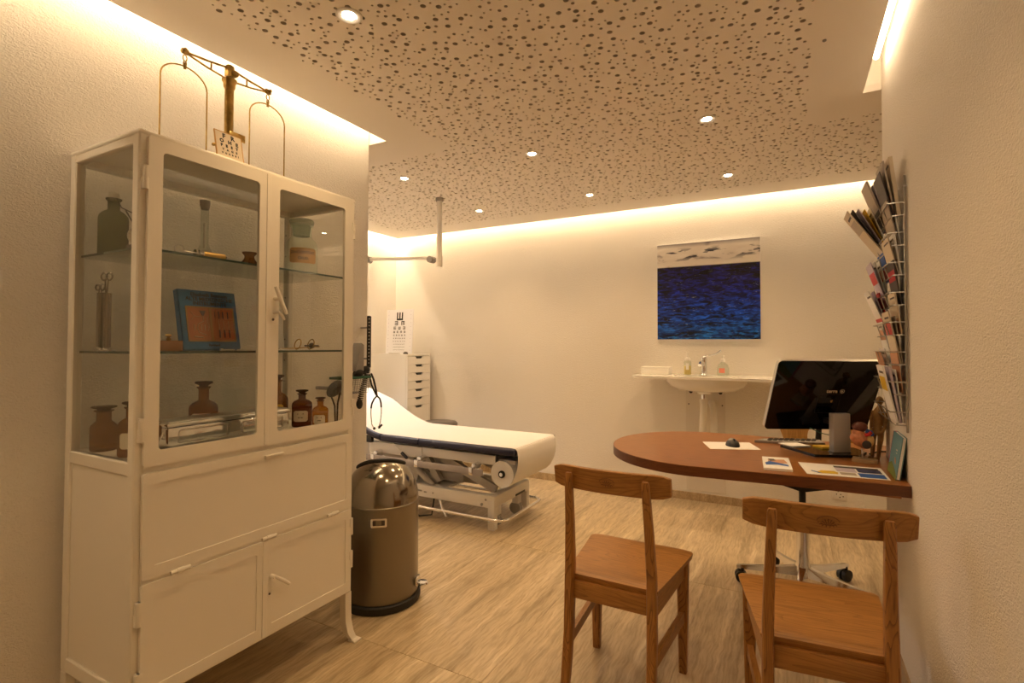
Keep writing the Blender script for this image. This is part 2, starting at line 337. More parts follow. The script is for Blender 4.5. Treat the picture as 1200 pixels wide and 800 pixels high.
# ------------------------------------------------------------------ the room
YB, XL, XR, XFL, XFR, Y0 = 4.38, -2.10, .36, -3.82, 1.90, -2.40
YLE, YRE, ZS, ZT = 2.17, 2.77, 2.377, 2.62
floor = struct(G().box((XFL - .1, Y0 - .1, -.12), (XFR + .1, YB + .1, -.0025)), 'floor', 'grout')
TX, TY = .61, 1.22
tmesh = None; xi = -4.12 + .055
ty0 = 1.645 - 4 * TY
nx = int((XFR - xi) / TX) + 1
for i in range(nx):
    for j in range(7):
        x, y = xi + i * TX, ty0 + j * TY
        x1, y1 = min(x + TX, XFR), min(y + TY, YB); xa, ya = max(x, XFL), max(y, Y0)
        if x1 - xa < .03 or y1 - ya < .03: continue
        full = (x1 - xa > TX - .001 and y1 - ya > TY - .001)
        if full and tmesh:
            o = bpy.data.objects.new('floor_tile', tmesh); COL.objects.link(o); o.parent = floor; o.location = (x + TX / 2, y + TY / 2, 0); continue
        cx, cyy = (x + TX / 2, y + TY / 2)
        g = G().box((xa + .0005 - cx, ya + .0009 - cyy, -.012), (x1 - .0005 - cx, y1 - .0009 - cyy, 0), .0005, 1)
        o = build(g, 'floor_tile', 'trav', floor, 0); o.location = (cx, cyy, 0)
        if full: tmesh = o.data
def wallbox(name, a, b): return struct(G().box(a, b), name, 'wall')
wallbox('wall_back', (XFL - .1, YB, -.1), (XFR + .1, YB + .1, ZT))
wallbox('wall_left', (XFL - .1, Y0, -.1), (XL, YLE, ZT))          # solid block between this room and the next, its end makes the alcove
wallbox('wall_right', (XR, Y0, -.1), (XR + .16, YRE, ZT))
wallbox('wall_far_left', (XFL - .1, YLE, -.1), (XFL, YB, ZT))
wallbox('wall_far_right', (XFR, Y0, -.1), (XFR + .1, YB, ZT))
wallbox('wall_front', (XL, Y0 - .1, -.1), (XFR + .1, Y0, ZT))
struct(G().box((XFL - .1, Y0 - .1, ZT), (XFR + .1, YB + .1, ZT + .1)), 'ceiling_upper', 'ceil')
for nm, a, b in (('baseboard_back', (XFL, YB - .012, 0), (XFR, YB, .062)), ('baseboard_right', (XR - .012, Y0, 0), (XR, YRE + .012, .062)), ('baseboard_left', (XL, Y0, 0), (XL + .012, YLE + .012, .062)),
                 ('baseboard_alcove', (XFL, YLE, 0), (XL + .012, YLE + .012, .062)), ('baseboard_far_left', (XFL, YLE + .012, 0), (XFL + .012, YB - .012, .062))):
    struct(G().box(a, b, .002, 1), nm, 'travb')

# perforated acoustic ceiling: a scattered-hole tile repeated
def hole_tile(T, seed):
    rnd = random.Random(seed); H = []
    for r, want, gap in ((.0100, 15, .030), (.0065, 18, .013), (.0043, 30, .010)):
        k = 0; tries = 0
        while k < want and tries < 4000:
            tries += 1; x, y = rnd.uniform(r + .002, T - r - .002), rnd.uniform(r + .002, T - r - .002)
            if all(math.hypot(x - a, y - b) > r + c + (gap if c == r else .007) for a, b, c in H): H.append((x, y, r)); k += 1
    vs = [Vector((0, 0)), Vector((T, 0)), Vector((T, T)), Vector((0, T))]; ed = [(0, 1), (1, 2), (2, 3), (3, 0)]; loops = []
    for x, y, r in H:
        n = 12 if r > .009 else (9 if r > .005 else 7); k = len(vs)
        vs += [Vector((x + r * math.cos(2 * PI * i / n), y + r * math.sin(2 * PI * i / n))) for i in range(n)]
        ed += [(k + i, k + (i + 1) % n) for i in range(n)]; loops.append(list(range(k, k + n)))
    ov, oe, of, orig, _, _ = geometry.delaunay_2d_cdt(vs, ed, [], 0, 1e-6)
    mp = {}
    for i, l in enumerate(orig):
        for q in l: mp[q] = i
    fs = []
    for t in of:
        c = sum((ov[i] for i in t), Vector((0, 0))) / len(t)
        if all((c.x - x) ** 2 + (c.y - y) ** 2 > (r * .96) ** 2 for x, y, r in H): fs.append(tuple(t))
    return [tuple(v) for v in ov], fs, [[mp[i] for i in l] for l in loops]
TILES = [hole_tile(.3, s) for s in (3, 8, 21)]
ZH = .012
cv, cf, cm = [], [], []
def quad(x0, y0, x1, y1):
    k = len(cv); cv.extend([(x0, y0, ZS), (x0, y1, ZS), (x1, y1, ZS), (x1, y0, ZS)]); cf.append((k, k + 1, k + 2, k + 3)); cm.append(0)
def perf(x0, y0, x1, y1):
    nx, ny = max(1, round((x1 - x0) / .3)), max(1, round((y1 - y0) / .3)); sx, sy = (x1 - x0) / nx / .3, (y1 - y0) / ny / .3
    for i in range(nx):
        for j in range(ny):
            vs, fs, lp = random.choice(TILES); fl = random.random() < .5; fl2 = random.random() < .5; k = len(cv)
            for x, y in vs:
                if fl: x = .3 - x
                if fl2: y = .3 - y
                cv.append((x0 + (i * .3 + x) * sx, y0 + (j * .3 + y) * sy, ZS))
            flip = (fl != fl2)
            cf.extend(tuple(k + a for a in (f if flip else f[::-1])) for f in fs); cm.extend([0] * len(fs))
            for l in lp:
                n = len(l); b = len(cv); cv.extend((cv[k + a][0], cv[k + a][1], ZS + ZH) for a in l)
                for q in range(n):
                    q2 = (q + 1) % n; f = (k + l[q], k + l[q2], b + q2, b + q); cf.append(f if flip else f[::-1]); cm.append(2)
                f = tuple(range(b, b + n)); cf.append(f[::-1] if not flip else f); cm.append(1)
SXL, SXR, SYB, SXF, BD = -1.98, .292, 4.262, -3.70, .26
XA, XB = SXL + BD, .08
YA, YBd, YC = YLE + .01 + BD, 3.03, SYB - BD
perf(XA, .60, XB, YA); perf(SXF + BD, YA, XB, YBd); perf(SXF + BD, YBd, XFR - BD, YC)
quad(SXL, Y0, XA, YA); quad(XA, Y0, XB, .60); quad(XB, Y0, SXR, YRE); quad(XB, YRE, XFR, YBd); quad(SXF, YLE + .01, SXL, YA)
quad(SXF, YA, SXF + BD, SYB); quad(SXF + BD, YC, XFR, SYB); quad(XFR - BD, YBd, XFR, YC)
me = bpy.data.meshes.new('ceiling'); me.from_pydata(cv, [], cf); me.materials.append(M['ceil']); me.materials.append(M['fleece']); me.materials.append(M['gyps']); me.polygons.foreach_set('material_index', cm)
ceil = bpy.data.objects.new('ceiling', me); COL.objects.link(ceil); ceil['kind'] = 'structure'
g = G()                                                            # closed body of the suspended slab above the holes
zt = ZS + .03
out = [(SXL, Y0), (SXR, Y0), (SXR, YRE), (XFR, YRE), (XFR, SYB), (SXF, SYB), (SXF, YLE + .01), (SXL, YLE + .01)]
g.add([(x, y, zt) for x, y in out], [tuple(range(8))])
for i in range(8):
    (xa, ya), (xb, yb) = out[i], out[(i + 1) % 8]; g.add([(xa, ya, ZS), (xb, yb, ZS), (xb, yb, zt), (xa, ya, zt)], [(0, 1, 2, 3)])
build(g, 'slab_edge', 'ceil', ceil, 0)
tag(build(G().lathe([(.007, 0), (.007, -.004), (.004, -.006)], (.117, 2.219, ZS), 12), 'ceiling_sensor', 'grey'), 'tiny round grey sensor on the plain ceiling border', 'sensor')

# cove tubes lying on the slab beside its edges
def cove(a, b, inward, label, tube='tube'):
    a, b, inward = Vector(a), Vector(b), Vector(inward)
    t = thing('cove_light', label, 'light', ((a.x + b.x) / 2, (a.y + b.y) / 2, zt))
    build(G().tube([a, b], .011, 8), 'lamp_tube', tube, t, 0)
    lo = Vector([min(p, q) for p, q in zip(a, b)]); hi = Vector([max(p, q) for p, q in zip(a, b)]); sh = inward * .030
    build(G().box(lo + sh - Vector((.010, .010, .012)), hi + sh + Vector((.010, .010, .016))), 'lamp_housing', 'wplas', t, 0)
zc = ZS + .125                                                     # the tubes hang in the middle of the gaps, above the sight line
cove((XL + .06, -1.3, zc), (XL + .06, YLE - .02, zc), (0, 0, 1), 'warm light tube hidden in the ceiling gap above the cabinet')
cove((XFL + .015, YB - .06, zc), (XFR - .1, YB - .06, zc), (0, 0, 1), 'warm light tube hidden in the gap above the back wall')
cove((XFL + .06, YLE + .2, zc + .0), (XFL + .06, YB - .085, zc), (0, 0, 1), 'warm light tube hidden in the gap above the eye chart corner', 'tube3')
cove((XR - .035, 1.10, ZS + .085), (XR - .035, YRE - .14, ZS + .085), (0, 0, 1), 'bare light tube in the narrow slot above the magazine rack', 'tube2')
struct(G().box((SXR - .1, YRE, zt + .0005), (XR + .3, YRE + .01, ZT)), 'trim_1', 'ceil')
struct(G().box((XL - .1, YLE + .01, zt + .0005), (SXL + .2, YLE + .02, ZT)), 'trim_2', 'ceil')

# downlights
DL = [(-.363, 2.72, 'round downlight above the rounded desk end'), (-1.345, 2.73, 'round downlight in the room centre beyond the bin'), (-2.315, 2.73, 'round downlight beside the ceiling pole, near the wall end'),
      (-.363, 3.687, 'round downlight in front of the painting'), (-1.33, 3.687, 'round downlight by the back wall between couch and painting'), (-2.313, 3.69, 'round downlight above the far side of the couch'),
      (-1.334, 1.279, 'round downlight with bright star glare above the cabinet'), (-.363, 1.28, 'round downlight above the two wooden chairs'), (-1.334, -.2, 'round downlight above the room entrance along the cabinet wall'),
      (-3.2, 2.73, 'round downlight hidden in the alcove'), (.9, 3.687, 'round downlight behind the right wall end')]
for x, y, lb in DL:
    t = thing('downlight', lb, 'light', (x, y, ZS), group='ceiling downlights')
    build(G().lathe([(.045, 0), (.045, -.004), (.041, -.006), (.036, -.006), (.024, -.001)], (x, y, ZS), 24), 'trim_ring', 'wplas', t)
    build(G().lathe([(.0001, -.0035), (.020, -.0035), (.022, -.0015)], (x, y, ZS), 20), 'bulb', 'lamp', t)
    ld = bpy.data.lights.new('downlight_beam', 'SPOT'); ld.energy = SPOT; ld.color = WARM; ld.spot_size = math.radians(115); ld.spot_blend = .7; ld.shadow_soft_size = .03
    lo = bpy.data.objects.new('downlight_beam', ld); COL.objects.link(lo); lo.parent = t; lo.location = (0, 0, -.012)

# ------------------------------------------------------------------ medical cabinet
CX0, CX1, CY0, CY1, CZ0, CZ1 = -2.055, -1.64, .783, 1.615, .205, 1.858
cab = thing('medicine_cabinet', 'white enamelled metal medicine cabinet with glass doors against the left wall', 'cabinet', ((CX0 + CX1) / 2, (CY0 + CY1) / 2, 0))
g = G()
for x in (CX0, CX1 - .035):
    for y in (CY0, CY1 - .03): g.box((x, y, CZ0), (x + .035, y + .03, CZ1), .004, 1)
for z0, z1 in ((CZ0, .250), (.862, .900), (1.822, CZ1)):
    for y in (CY0 + .001, CY1 - .026): g.box((CX0 + .03, y, z0), (CX1 - .03, y + .025, z1), .003, 1)
    for x in (CX0 + .001, CX1 - .031): g.box((x, CY0 + .025, z0), (x + .03, CY1 - .025, z1), .003, 1)
g.box((CX1 - .03, CY0 + .022, .545), (CX1 + .007, CY1 - .022, .575), .002, 1)
build(g, 'frame', 'white', cab)
build(G().box((CX0 - .002, CY0 - .002, CZ1 - .012), (CX1 + .002, CY1 + .002, CZ1 + .004), .006, 2), 'top_panel', 'white', cab)
build(G().box((CX0 + .01, CY0 + .012, .888), (CX1 - .02, CY1 - .012, .900)), 'deck_panel', 'white', cab)
build(G().box((CX0 + .01, CY0 + .012, CZ0 + .004), (CX1 - .02, CY1 - .012, CZ0 + .014)), 'bottom_panel', 'white', cab)
for y in (CY0 + .008, CY1 - .016): build(G().box((CX0 + .02, y, CZ0 + .02), (CX1 - .02, y + .008, .88)), 'side_panel', 'white', cab)
build(G().box((CX0 + .004, CY0 + .02, CZ0 + .02), (CX0 + .010, CY1 - .02, .89)), 'back_panel', 'white', cab)
for y in (CY0 + .010, CY1 - .014): build(G().box((CX0 + .034, y, .898), (CX1 - .034, y + .004, 1.823)), 'side_pane', 'glass', cab, 0)
build(G().box((CX0 + .008, CY0 + .03, .898), (CX0 + .012, CY1 - .03, 1.823)), 'back_pane', 'glass', cab, 0)
for z in (1.520, 1.212):
    sh = build(G().box((CX0 + .02, CY0 + .022, z), (CX1 - .03, CY1 - .022, z + .006)), 'glass_shelf', 'shelf', cab, 0)
    build(G().box((CX1 - .0305, CY0 + .022, z - .0005), (CX1 - .028, CY1 - .022, z + .0065)), 'front_edge', 'shedge', sh, 0)
    build(G().box((CX0 + .02, CY0 + .0200, z - .0005), (CX1 - .03, CY0 + .0222, z + .0065)), 'side_edge', 'shedge', sh, 0)
for y in (CY0 + .0295, CY1 - .0315):
    for k in range(9): build(G().cyl((CX0 + .017, y, .98 + k * .095), (CX0 + .017, y + .002, .98 + k * .095), .003, n=6), 'peg_hole', 'dark', cab, 0)
XFm = lambda u, v, w_: (CX1 + w_, u, v)
def door(y0, y1, z0, z1, iy0, iy1, iz0, iz1, hinge_y, hz, glass=True, name='glass_door'):
    if glass:
        n = 5; inn = rrect(iy0, iz0, iy1, iz1, .012, n); ou = rrect(y0, z0, y1, z1, .008, n)
        d = build(G().ring(ou, inn, .001, .013, XFm), name, 'white', cab)
        build(G().prism(rrect(iy0 - .008, iz0 - .008, iy1 + .008, iz1 + .008, .01), .005, .008, XFm), 'door_pane', 'glass', d, 0)
    else:
        d = build(G().ring(rrect(y0, z0, y1, z1, .008, 5), rrect(iy0, iz0, iy1, iz1, .006, 5), .001, .013, XFm).prism(rrect(iy0 - .004, iz0 - .004, iy1 + .004, iz1 + .004, .006), .001, .0095, XFm), name, 'white', cab)
    for z in hz:
        s = -1 if hinge_y < (y0 + y1) / 2 else 1
        build(G().cyl((CX1 + .008, hinge_y, z - .034), (CX1 + .008, hinge_y, z + .034), .008, n=12).box((CX1 + .002, hinge_y, z), (CX1 + .016, hinge_y - s * .012, z + .034)).box((CX1 - .004, hinge_y, z - .034), (CX1 + .006, hinge_y + s * .008, z)), 'hinge', 'white', d)
    return d
d1 = door(.803, 1.189, .888, 1.846, .842, 1.158, .931, 1.807, .798, (1.722, .995))
d2 = door(1.192, 1.597, .886, 1.846, 1.238, 1.550, .929, 1.806, 1.602, (1.722, .978))
build(G().box((CX1 + .012, 1.185, .889), (CX1 + .016, 1.200, 1.845), .001, 1), 'closing_strip', 'white', d2)
def lever(par, y, z, dy, dz):
    h = G().cyl((CX1 + .012, y, z), (CX1 + .042, y, z), .008, n=12).tube([(CX1 + .040, y - dy * .15 + .003, z - dz * .5 + dz * .0), (CX1 + .043, y + .012, z), (CX1 + .040, y + dy, z + dz * .5)] if False else [(CX1 + .042, y + a * dy, z + a * dz) for a in (-.42, -.3, 0, .4, .58)], [.006, .007, .0075, .007, .006], 10)
    return build(h, 'handle', 'white', par)
lever(d2, 1.222, 1.405, .045, -.095)
build(G().tube([(CX1 + .013, 1.217, 1.352), (CX1 + .03, 1.225, 1.356), (CX1 + .034, 1.238, 1.343), (CX1 + .034, 1.245, 1.330)], .005, 8), 'key', 'white', d2)
build(G().cyl((CX1 + .012, 1.215, 1.330), (CX1 + .0145, 1.215, 1.330), .005, n=10), 'keyhole', 'dark', d2)
fl = door(.803, 1.593, .565, .868, .835, 1.567, .600, .838, 99, (), False, 'drop_flap')
build(G().box((CX1 + .012, 1.188, .846), (CX1 + .024, 1.262, .852), .002).box((CX1 + .012, 1.19, .838), (CX1 + .02, 1.208, .852), .002), 'handle', 'white', fl)
for y in (.91, 1.212, 1.50):
    build(G().cyl((CX1 + .012, y - .028, .561), (CX1 + .012, y + .028, .561), .0065, n=12).cyl((CX1 + .012, y - .010, .561), (CX1 + .012, y + .010, .561), .008, n=12), 'hinge', 'white', fl)
d3 = door(.803, 1.190, .218, .553, .840, 1.165, .255, .515, .798, (.475, .275), False, 'lower_door')
d4 = door(1.195, 1.596, .218, .553, 1.222, 1.568, .255, .520, 1.602, (.48, .345), False, 'lower_door')
build(G().box((CX1 + .012, 1.186, .220), (CX1 + .016, 1.204, .552), .001, 1), 'closing_strip', 'white', d4)
build(G().cyl((CX1 + .012, 1.222, .422), (CX1 + .036, 1.222, .422), .007, n=12).tube([(CX1 + .035, 1.218, .426), (CX1 + .037, 1.25, .402), (CX1 + .036, 1.278, .378)], [.005, .007, .006], 10), 'handle', 'white', d4)
build(G().cyl((CX1 + .012, 1.215, .362), (CX1 + .0145, 1.215, .362), .004, n=10), 'keyhole', 'dark', d4)
for x, sx in ((CX0 + .016, -1), (CX1 - .016, 1)):
    for y, sy in ((CY0 + .016, -1), (CY1 - .016, 1)):
        pts = [(x, y, .2045), (x, y, .16), (x + sx * .000, y + sy * .002, .09), (x + sx * .008, y + sy * .007, .04), (x + sx * .022, y + sy * .016, .012), (x + sx * .032, y + sy * .022, .006)]
        fl_ = G(); prev = None
        vs = []; n = 4
        for k, p in enumerate(pts):
            h = .016 if k < 4 else .013
            vs += [(p[0] - h, p[1] - h, p[2]), (p[0] + h, p[1] - h, p[2]), (p[0] + h, p[1] + h, p[2]), (p[0] - h, p[1] + h, p[2])]
        fs = [(k * 4 + a, k * 4 + (a + 1) % 4, k * 4 + 4 + (a + 1) % 4, k * 4 + 4 + a) for k in range(len(pts) - 1) for a in range(4)] + [(3, 2, 1, 0), tuple(range(4 * len(pts) - 4, 4 * len(pts)))]
        fl_.add(vs, fs)
        if sx > 0 or True: build(fl_.box((pts[-1][0] - .02, pts[-1][1] - .02, 0), (pts[-1][0] + .02, pts[-1][1] + .02, .008), .002) if x + sx * .05 > XL + .02 and sx > 0 else G().box((x - .016, y - .016, 0), (x + .016, y + .016, .2045), .003, 1), 'leg', 'white', cab)

# -- things in the cabinet.  Shelf tops: deck .900, lower 1.218, upper 1.526
DK, LS, US = .9002, 1.2186, 1.5266
def bottle(name, label, x, y, z, h, r, glass, stop, lab=None, neck=.42, nh=.66, group=None, flat=True, word=None):
    t = thing(name, label, 'bottle', (x, y, z), group=group)
    rn = r * neck
    prof = [(r * .6, 0), (r * .94, .001), (r, .006), (r, h * (nh - .1)), (r * .95, h * (nh - .05)), (r * .75, h * nh), (rn, h * (nh + .05)), (rn, h * .86), (rn * 1.35, h * .89), (rn * 1.35, h * .905), (rn * .8, h * .905)]
    build(G().lathe(prof, (x, y, z), 28), 'body', glass, t, 40)
    st = [(rn * .78, h * .87), (rn * .85, h * .905), (rn * .9, h * .93), (rn * 1.7, h * .965), (rn * 1.75, h * .99), (rn * 1.5, h)] if flat else [(rn * .8, h * .88), (rn * .9, h * .95), (rn * .8, h)]
    build(G().lathe(st, (x, y, z), 22), 'stopper', stop, t)
    if lab:
        a0 = math.atan2(-y, -x) - .15; gg = G(); n = 8; zl0, zl1 = h * .16, h * .45; rr = r + .0008
        vs = []
        for k in range(n + 1):
            a = a0 + (k / n - .5) * 1.5; c = .006 if k in (0, n) else 0
            vs += [(x + rr * math.cos(a), y + rr * math.sin(a), z + zl0 + c), (x + rr * math.cos(a), y + rr * math.sin(a), z + zl1 - c)]
        gg.add(vs, [(2 * k, 2 * k + 2, 2 * k + 3, 2 * k + 1) for k in range(n)]); lo = build(gg, 'label', lab, t)
        if word:
            def fn(u, v, w_): a = a0 + u / rr; return (x + (rr + .0004 + w_) * math.cos(a), y + (rr + .0004 + w_) * math.sin(a), z + (zl0 + zl1) / 2 + v)
            for q, hw_ in ((.22, .30), (-.12, .22)): build(G().prism(rrect(-r * hw_, q * (zl1 - zl0) - .0016, r * hw_, q * (zl1 - zl0) + .0016), 0, .0004, fn), 'faded_line', 'ink', lo, 0)
    return t
bottle('glass_bottle', 'tall green glass bottle with swing stopper on the upper shelf', -1.945, .858, US, .208, .041, 'greeng', 'white2', flat=False, neck=.40, nh=.68)
t = bpy.data.objects['glass_bottle']
build(G().tube([(-1.945 + .017, .858 + .0, US + .19), (-1.945 + .022, .858 + .012, US + .16), (-1.945 + .03, .858 + .05, US + .145)], .0018, 6), 'wire_bail', 'dark', t)
t = thing('head_mirror', 'round chrome head mirror standing behind the green bottle', 'mirror', (-1.84, .885, US))
build(G().lathe([(.030, -.003), (.034, 0), (.030, .003), (.028, .001), (.0001, -.001)], (-1.84, .885, US + .062), 28, axis=(.75, -.62, .1)), 'dish', 'chrome', t)
build(G().tube([(-1.85, .89, US + .055), (-1.875, .88, US + .11), (-1.90, .872, US + .148)], .0022, 8), 'handle', 'dark', t)
build(G().box((-1.875, .862, US), (-1.815, .91, US + .032), .003), 'stand', 'dark', t)
t = thing('glass_flask', 'clear conical glass flask with grey rubber stopper on upper shelf', 'flask', (-1.86, 1.105, US))
build(G().lathe([(.044, 0), (.046, .004), (.042, .012), (.016, .066), (.013, .075), (.013, .208), (.015, .212)], (-1.86, 1.105, US), 28), 'body', 'clear', t)
build(G().lathe([(.012, .200), (.0165, .213), (.0175, .232)], (-1.86, 1.105, US), 16), 'stopper', 'grey', t)
build(G().cyl((-1.86, 1.105, US + .06), (-1.86, 1.105, US + .15), .0045, n=8), 'inner_tube', 'frost', t)
t = thing('syringe', 'antique metal syringe with ring handle lying on the upper shelf', 'syringe', (-1.71, 1.03, US))
A, B = Vector((-1.715, .955, US + .013)), Vector((-1.705, 1.115, US + .011)); D = (B - A).normalized()
build(G().cyl(A + D * .055, A + D * .128, .0105, n=18), 'barrel', 'brassp', t); build(G().cyl(A + D * .044, A + D * .056, .0128, n=16), 'collar', 'chrome', t); build(G().cyl(A + D * .032, A + D * .037, .0128, n=16), 'finger_flange', 'chrome', t); build(G().cyl(A + D * .126, A + D * .135, .011, .004, n=16), 'nozzle', 'chrome', t)
build(G().cyl(A, A + D * .05, .003, n=8), 'plunger', 'steel', t); build(G().cyl(A + D * .13, B + D * .02, .002, .0008, n=8), 'needle', 'steel', t)
build(G().tube([A + Vector((0, -.015 + .015 * math.cos(q), .004 + .015 * math.sin(q))) for q in [2 * PI * k / 18 for k in range(18)]], .0025, 8, True), 'ring', 'steel', t)
t = thing('glass_pot', 'small brown glass pot with flared rim on the upper shelf', 'pot', (-1.72, 1.185, US))
build(G().lathe([(.020, 0), (.024, .003), (.025, .012), (.019, .020), (.016, .028), (.017, .034), (.024, .042), (.0245, .046), (.018, .046)], (-1.72, 1.185, US), 24), 'body', 'amber', t)
JX, JY = -1.79, 1.467
t = thing('apothecary_jar', 'large clear apothecary jar with brown paper label on upper shelf', 'jar', (JX, JY, US))
build(G().lathe([(.05, 0), (.062, .003), (.064, .01), (.064, .118), (.060, .136), (.046, .152), (.040, .16), (.040, .196), (.045, .203), (.045, .21), (.036, .211)], (JX, JY, US), 36), 'body', 'clearr', t)
build(G().lathe([(.033, .165), (.037, .205), (.047, .214), (.049, .226), (.044, .232), (.0001, .234)], (JX, JY, US), 30), 'stopper', glassy('pale green glass', (.90, .95, .92), (.60, .66, .60), .45), t)
a0 = math.atan2(-JY, -JX) + .12; rr = .0648
def jl(u, v, w_): a = a0 + u / rr; return (JX + (rr + w_) * math.cos(a), JY + (rr + w_) * math.sin(a), US + .076 + v)
vs = []
for k in range(13): u = (k / 12 - .5) * .112; c = .006 if k in (0, 12) else 0; vs += [jl(u, -.031 + c, 0), jl(u, .031 - c, 0)]
lab = build(G().add(vs, [(2 * k, 2 * k + 2, 2 * k + 3, 2 * k + 1) for k in range(12)]), 'label', 'tan', t)
build(text_g('ZINC.OXYDAT.', .0145, lambda u, v, w_: jl(u, v + .012, .0007), 0, bold=.0004), 'lettering', 'ink', lab, 0)
build(text_g('CRUD.', .0145, lambda u, v, w_: jl(u, v - .012, .0007), 0, bold=.0004), 'lettering', 'ink', lab, 0)
# lower shelf
t = thing('instrument_stand', 'chrome tube stand holding ring handled forceps on the lower shelf', 'stand', (-1.95, .822, LS))
build(G().lathe([(.001, .0), (.034, 0), (.034, .003), (.022, .010), (.008, .013), (.0001, .013)], (-1.95, .838, LS), 28), 'base', 'chrome', t)
for dx, dy in ((-.012, -.006), (.010, .002), (-.004, .014)): build(G().lathe([(.0085, .008), (.0085, .185), (.0095, .187), (.0075, .187), (.0075, .02)], (-1.95 + dx, .838 + dy, LS), 16), 'tube', 'dsteel', t)
def forceps(x, y, z, h, tilt, label, r=.011):
    t = thing('forceps', label, 'forceps', (x, y, z), group='forceps in the tube stand'); g = G()
    for s in (-1, 1):
        c = Vector((x + s * (.008 + tilt), y + .003 * s, z + h)); g.tube([(x, y, z), (x + s * .002, y, z + h * .7), (c.x - s * .006, c.y, c.z - r)], .0022, 6)
        g.tube([c + Vector((r * math.cos(q) * .9, r * math.cos(q) * .3, r * math.sin(q))) for q in [2 * PI * k / 16 for k in range(16)]], .0027, 6, True)
    build(g, 'blades', 'dsteel', t)
forceps(-1.94, .840, LS + .03, .21, .002, 'tall ring handled forceps in the chrome tube stand', .012); forceps(-1.962, .832, LS + .03, .175, .0, 'short ring handled forceps in the chrome tube stand', .009)
t = thing('weight_block', 'brown wooden block with brass knob weights on lower shelf', 'weights', (-1.80, .955, LS))
build(G().box((-1.835, .895, LS), (-1.785, .995, LS + .034), .002), 'block', 'block', t)
for y in (.912, .962): build(G().lathe([(.007, .034), (.008, .04), (.004, .044), (.010, .05), (.008, .055), (.0001, .056)], (-1.81, y, LS), 16), 'weight', 'brass', t)
tag(build(G().lathe([(.001, -.006), (.026, -.006), (.030, 0), (.026, .006), (.0001, .006)], (-1.86, .90, LS + .032), 24, axis=(.6, -.7, .1)), 'clay_disc', 'clay'), 'round terracotta disc leaning near the tube stand', 'disc')
# book: leaning, corners from its place on the shelf
by0, by1, bz, bh = 1.005, 1.218, LS, .226
t = thing('book', 'blue hardcover book on old medical instruments leaning on the shelf', 'book', (-1.84, 1.11, LS))
tl = math.radians(12)
def bk(u, v, w_):   # u along Y, v up the cover, w out of the cover
    return (-1.80 - v * math.sin(tl) + w_ * math.cos(tl), by0 + u - .0 * v, bz + .006 * math.sin(tl) + .004 + v * math.cos(tl) + w_ * math.sin(tl))
W, Hh = .205, .212
build(G().prism(rrect(0, 0, W, Hh, .003), -.004, 0, bk).prism(rrect(0, 0, W, Hh, .003), -.026, -.022, bk).prism(rrect(0, 0, .004, Hh), -.026, 0, bk), 'cover', 'blue', t)
build(G().prism(rrect(.004, .004, W - .004, Hh - .004), -.022, -.004, bk), 'page_block', 'cream', t)
pic = build(G().prism(rrect(.022, .030, W - .016, .150), .0002, .0009, bk), 'cover_picture', 'orange', t)
build(G().ring(rrect(.019, .027, W - .013, .153), rrect(.024, .032, W - .018, .148), .0003, .0018, bk).prism(rrect(.100, .03, .108, .15), .0005, .002, bk), 'picture_frame', mat('ochre print', (.30, .17, .04), .5), pic)
g = G()
def bt(pts, r): g.tube([bk(u, v, .0012) for u, v in pts], r, 6)
g.prism([(.066, .138), (.074, .12), (.080, .12), (.088, .138)], .001, .0018, bk)
for u in (.120, .135, .150, .168): bt([(u, .138), (u, .112)], .0022 if u > .13 else .001)
for u in (.132, .150, .168): bt([(u, .070), (u, .042)], .0028)
build(g, 'dark_instrument_print', 'dark', pic)
g = G(); bt([(.034, .134), (.046, .118), (.034, .102)], .001); bt([(.046, .118), (.07, .115)], .001); bt([(.077, .118), (.077, .10), (.058, .090), (.054, .075), (.058, .06), (.083, .050)], .0014)
for u in (.044, .068, .080): bt([(u, .088), (u, .066)], .0016)
for u in (.132, .150, .168): bt([(u, .105), (u, .07)], .0009)
bt([(.095, .12), (.090, .10), (.096, .082), (.090, .066)], .0009); bt([(.04, .045), (.07, .041)], .0022)
build(g, 'pale_instrument_print', mat('pale print', (.45, .36, .22), .5), pic)
for s, sz, u, v in (('Elisabeth Bennion', .0185, .108, .196), ('ALTE MEDIZINISCHE', .0185, .108, .180), ('INSTRUMENTE', .0185, .108, .164), ('Parkland', .0115, .108, .014)):
    build(text_g(s, sz, lambda a, b, c: bk(u + a, v + b, .0006 + c), .0006, bold=.0003), 'lettering', 'ink', t, 0)
t = thing('trial_frame', 'old brass optical trial frame lying on the lower shelf', 'spectacles', (-1.76, 1.48, LS))
g = G()
for y in (1.43, 1.495): g.tube([(-1.76 + .018 * math.cos(q), y + .006 * math.sin(q), LS + .024 + .020 * math.sin(q)) for q in [2 * PI * k / 20 for k in range(20)]], .0022, 6, True)
g.tube([(-1.76, 1.34, LS + .006), (-1.76, 1.43, LS + .008), (-1.76, 1.495, LS + .012), (-1.76, 1.54, LS + .014)], .0024, 6)
build(g, 'rims', 'brass', t); build(G().sphere((-1.755, 1.495, LS + .018), .012).cyl((-1.755, 1.46, LS + .018), (-1.755, 1.53, LS + .018), .003, n=8), 'screw', 'dark', t)
t = thing('silver_plate', 'grey metal plate with a clip leaning on the cabinet back', 'plate', (-1.90, 1.40, LS))
build(G().box((-.003, -.05, 0), (.003, .05, .17), .002, 1, Matrix.Translation((-1.86, 1.395, LS)) @ Matrix.Rotation(math.radians(-8), 4, 'Y')), 'sheet', 'alu', t)
build(G().box((-1.868, 1.375, LS + .085), (-1.862, 1.40, LS + .10), .002), 'clip', 'dark', t)
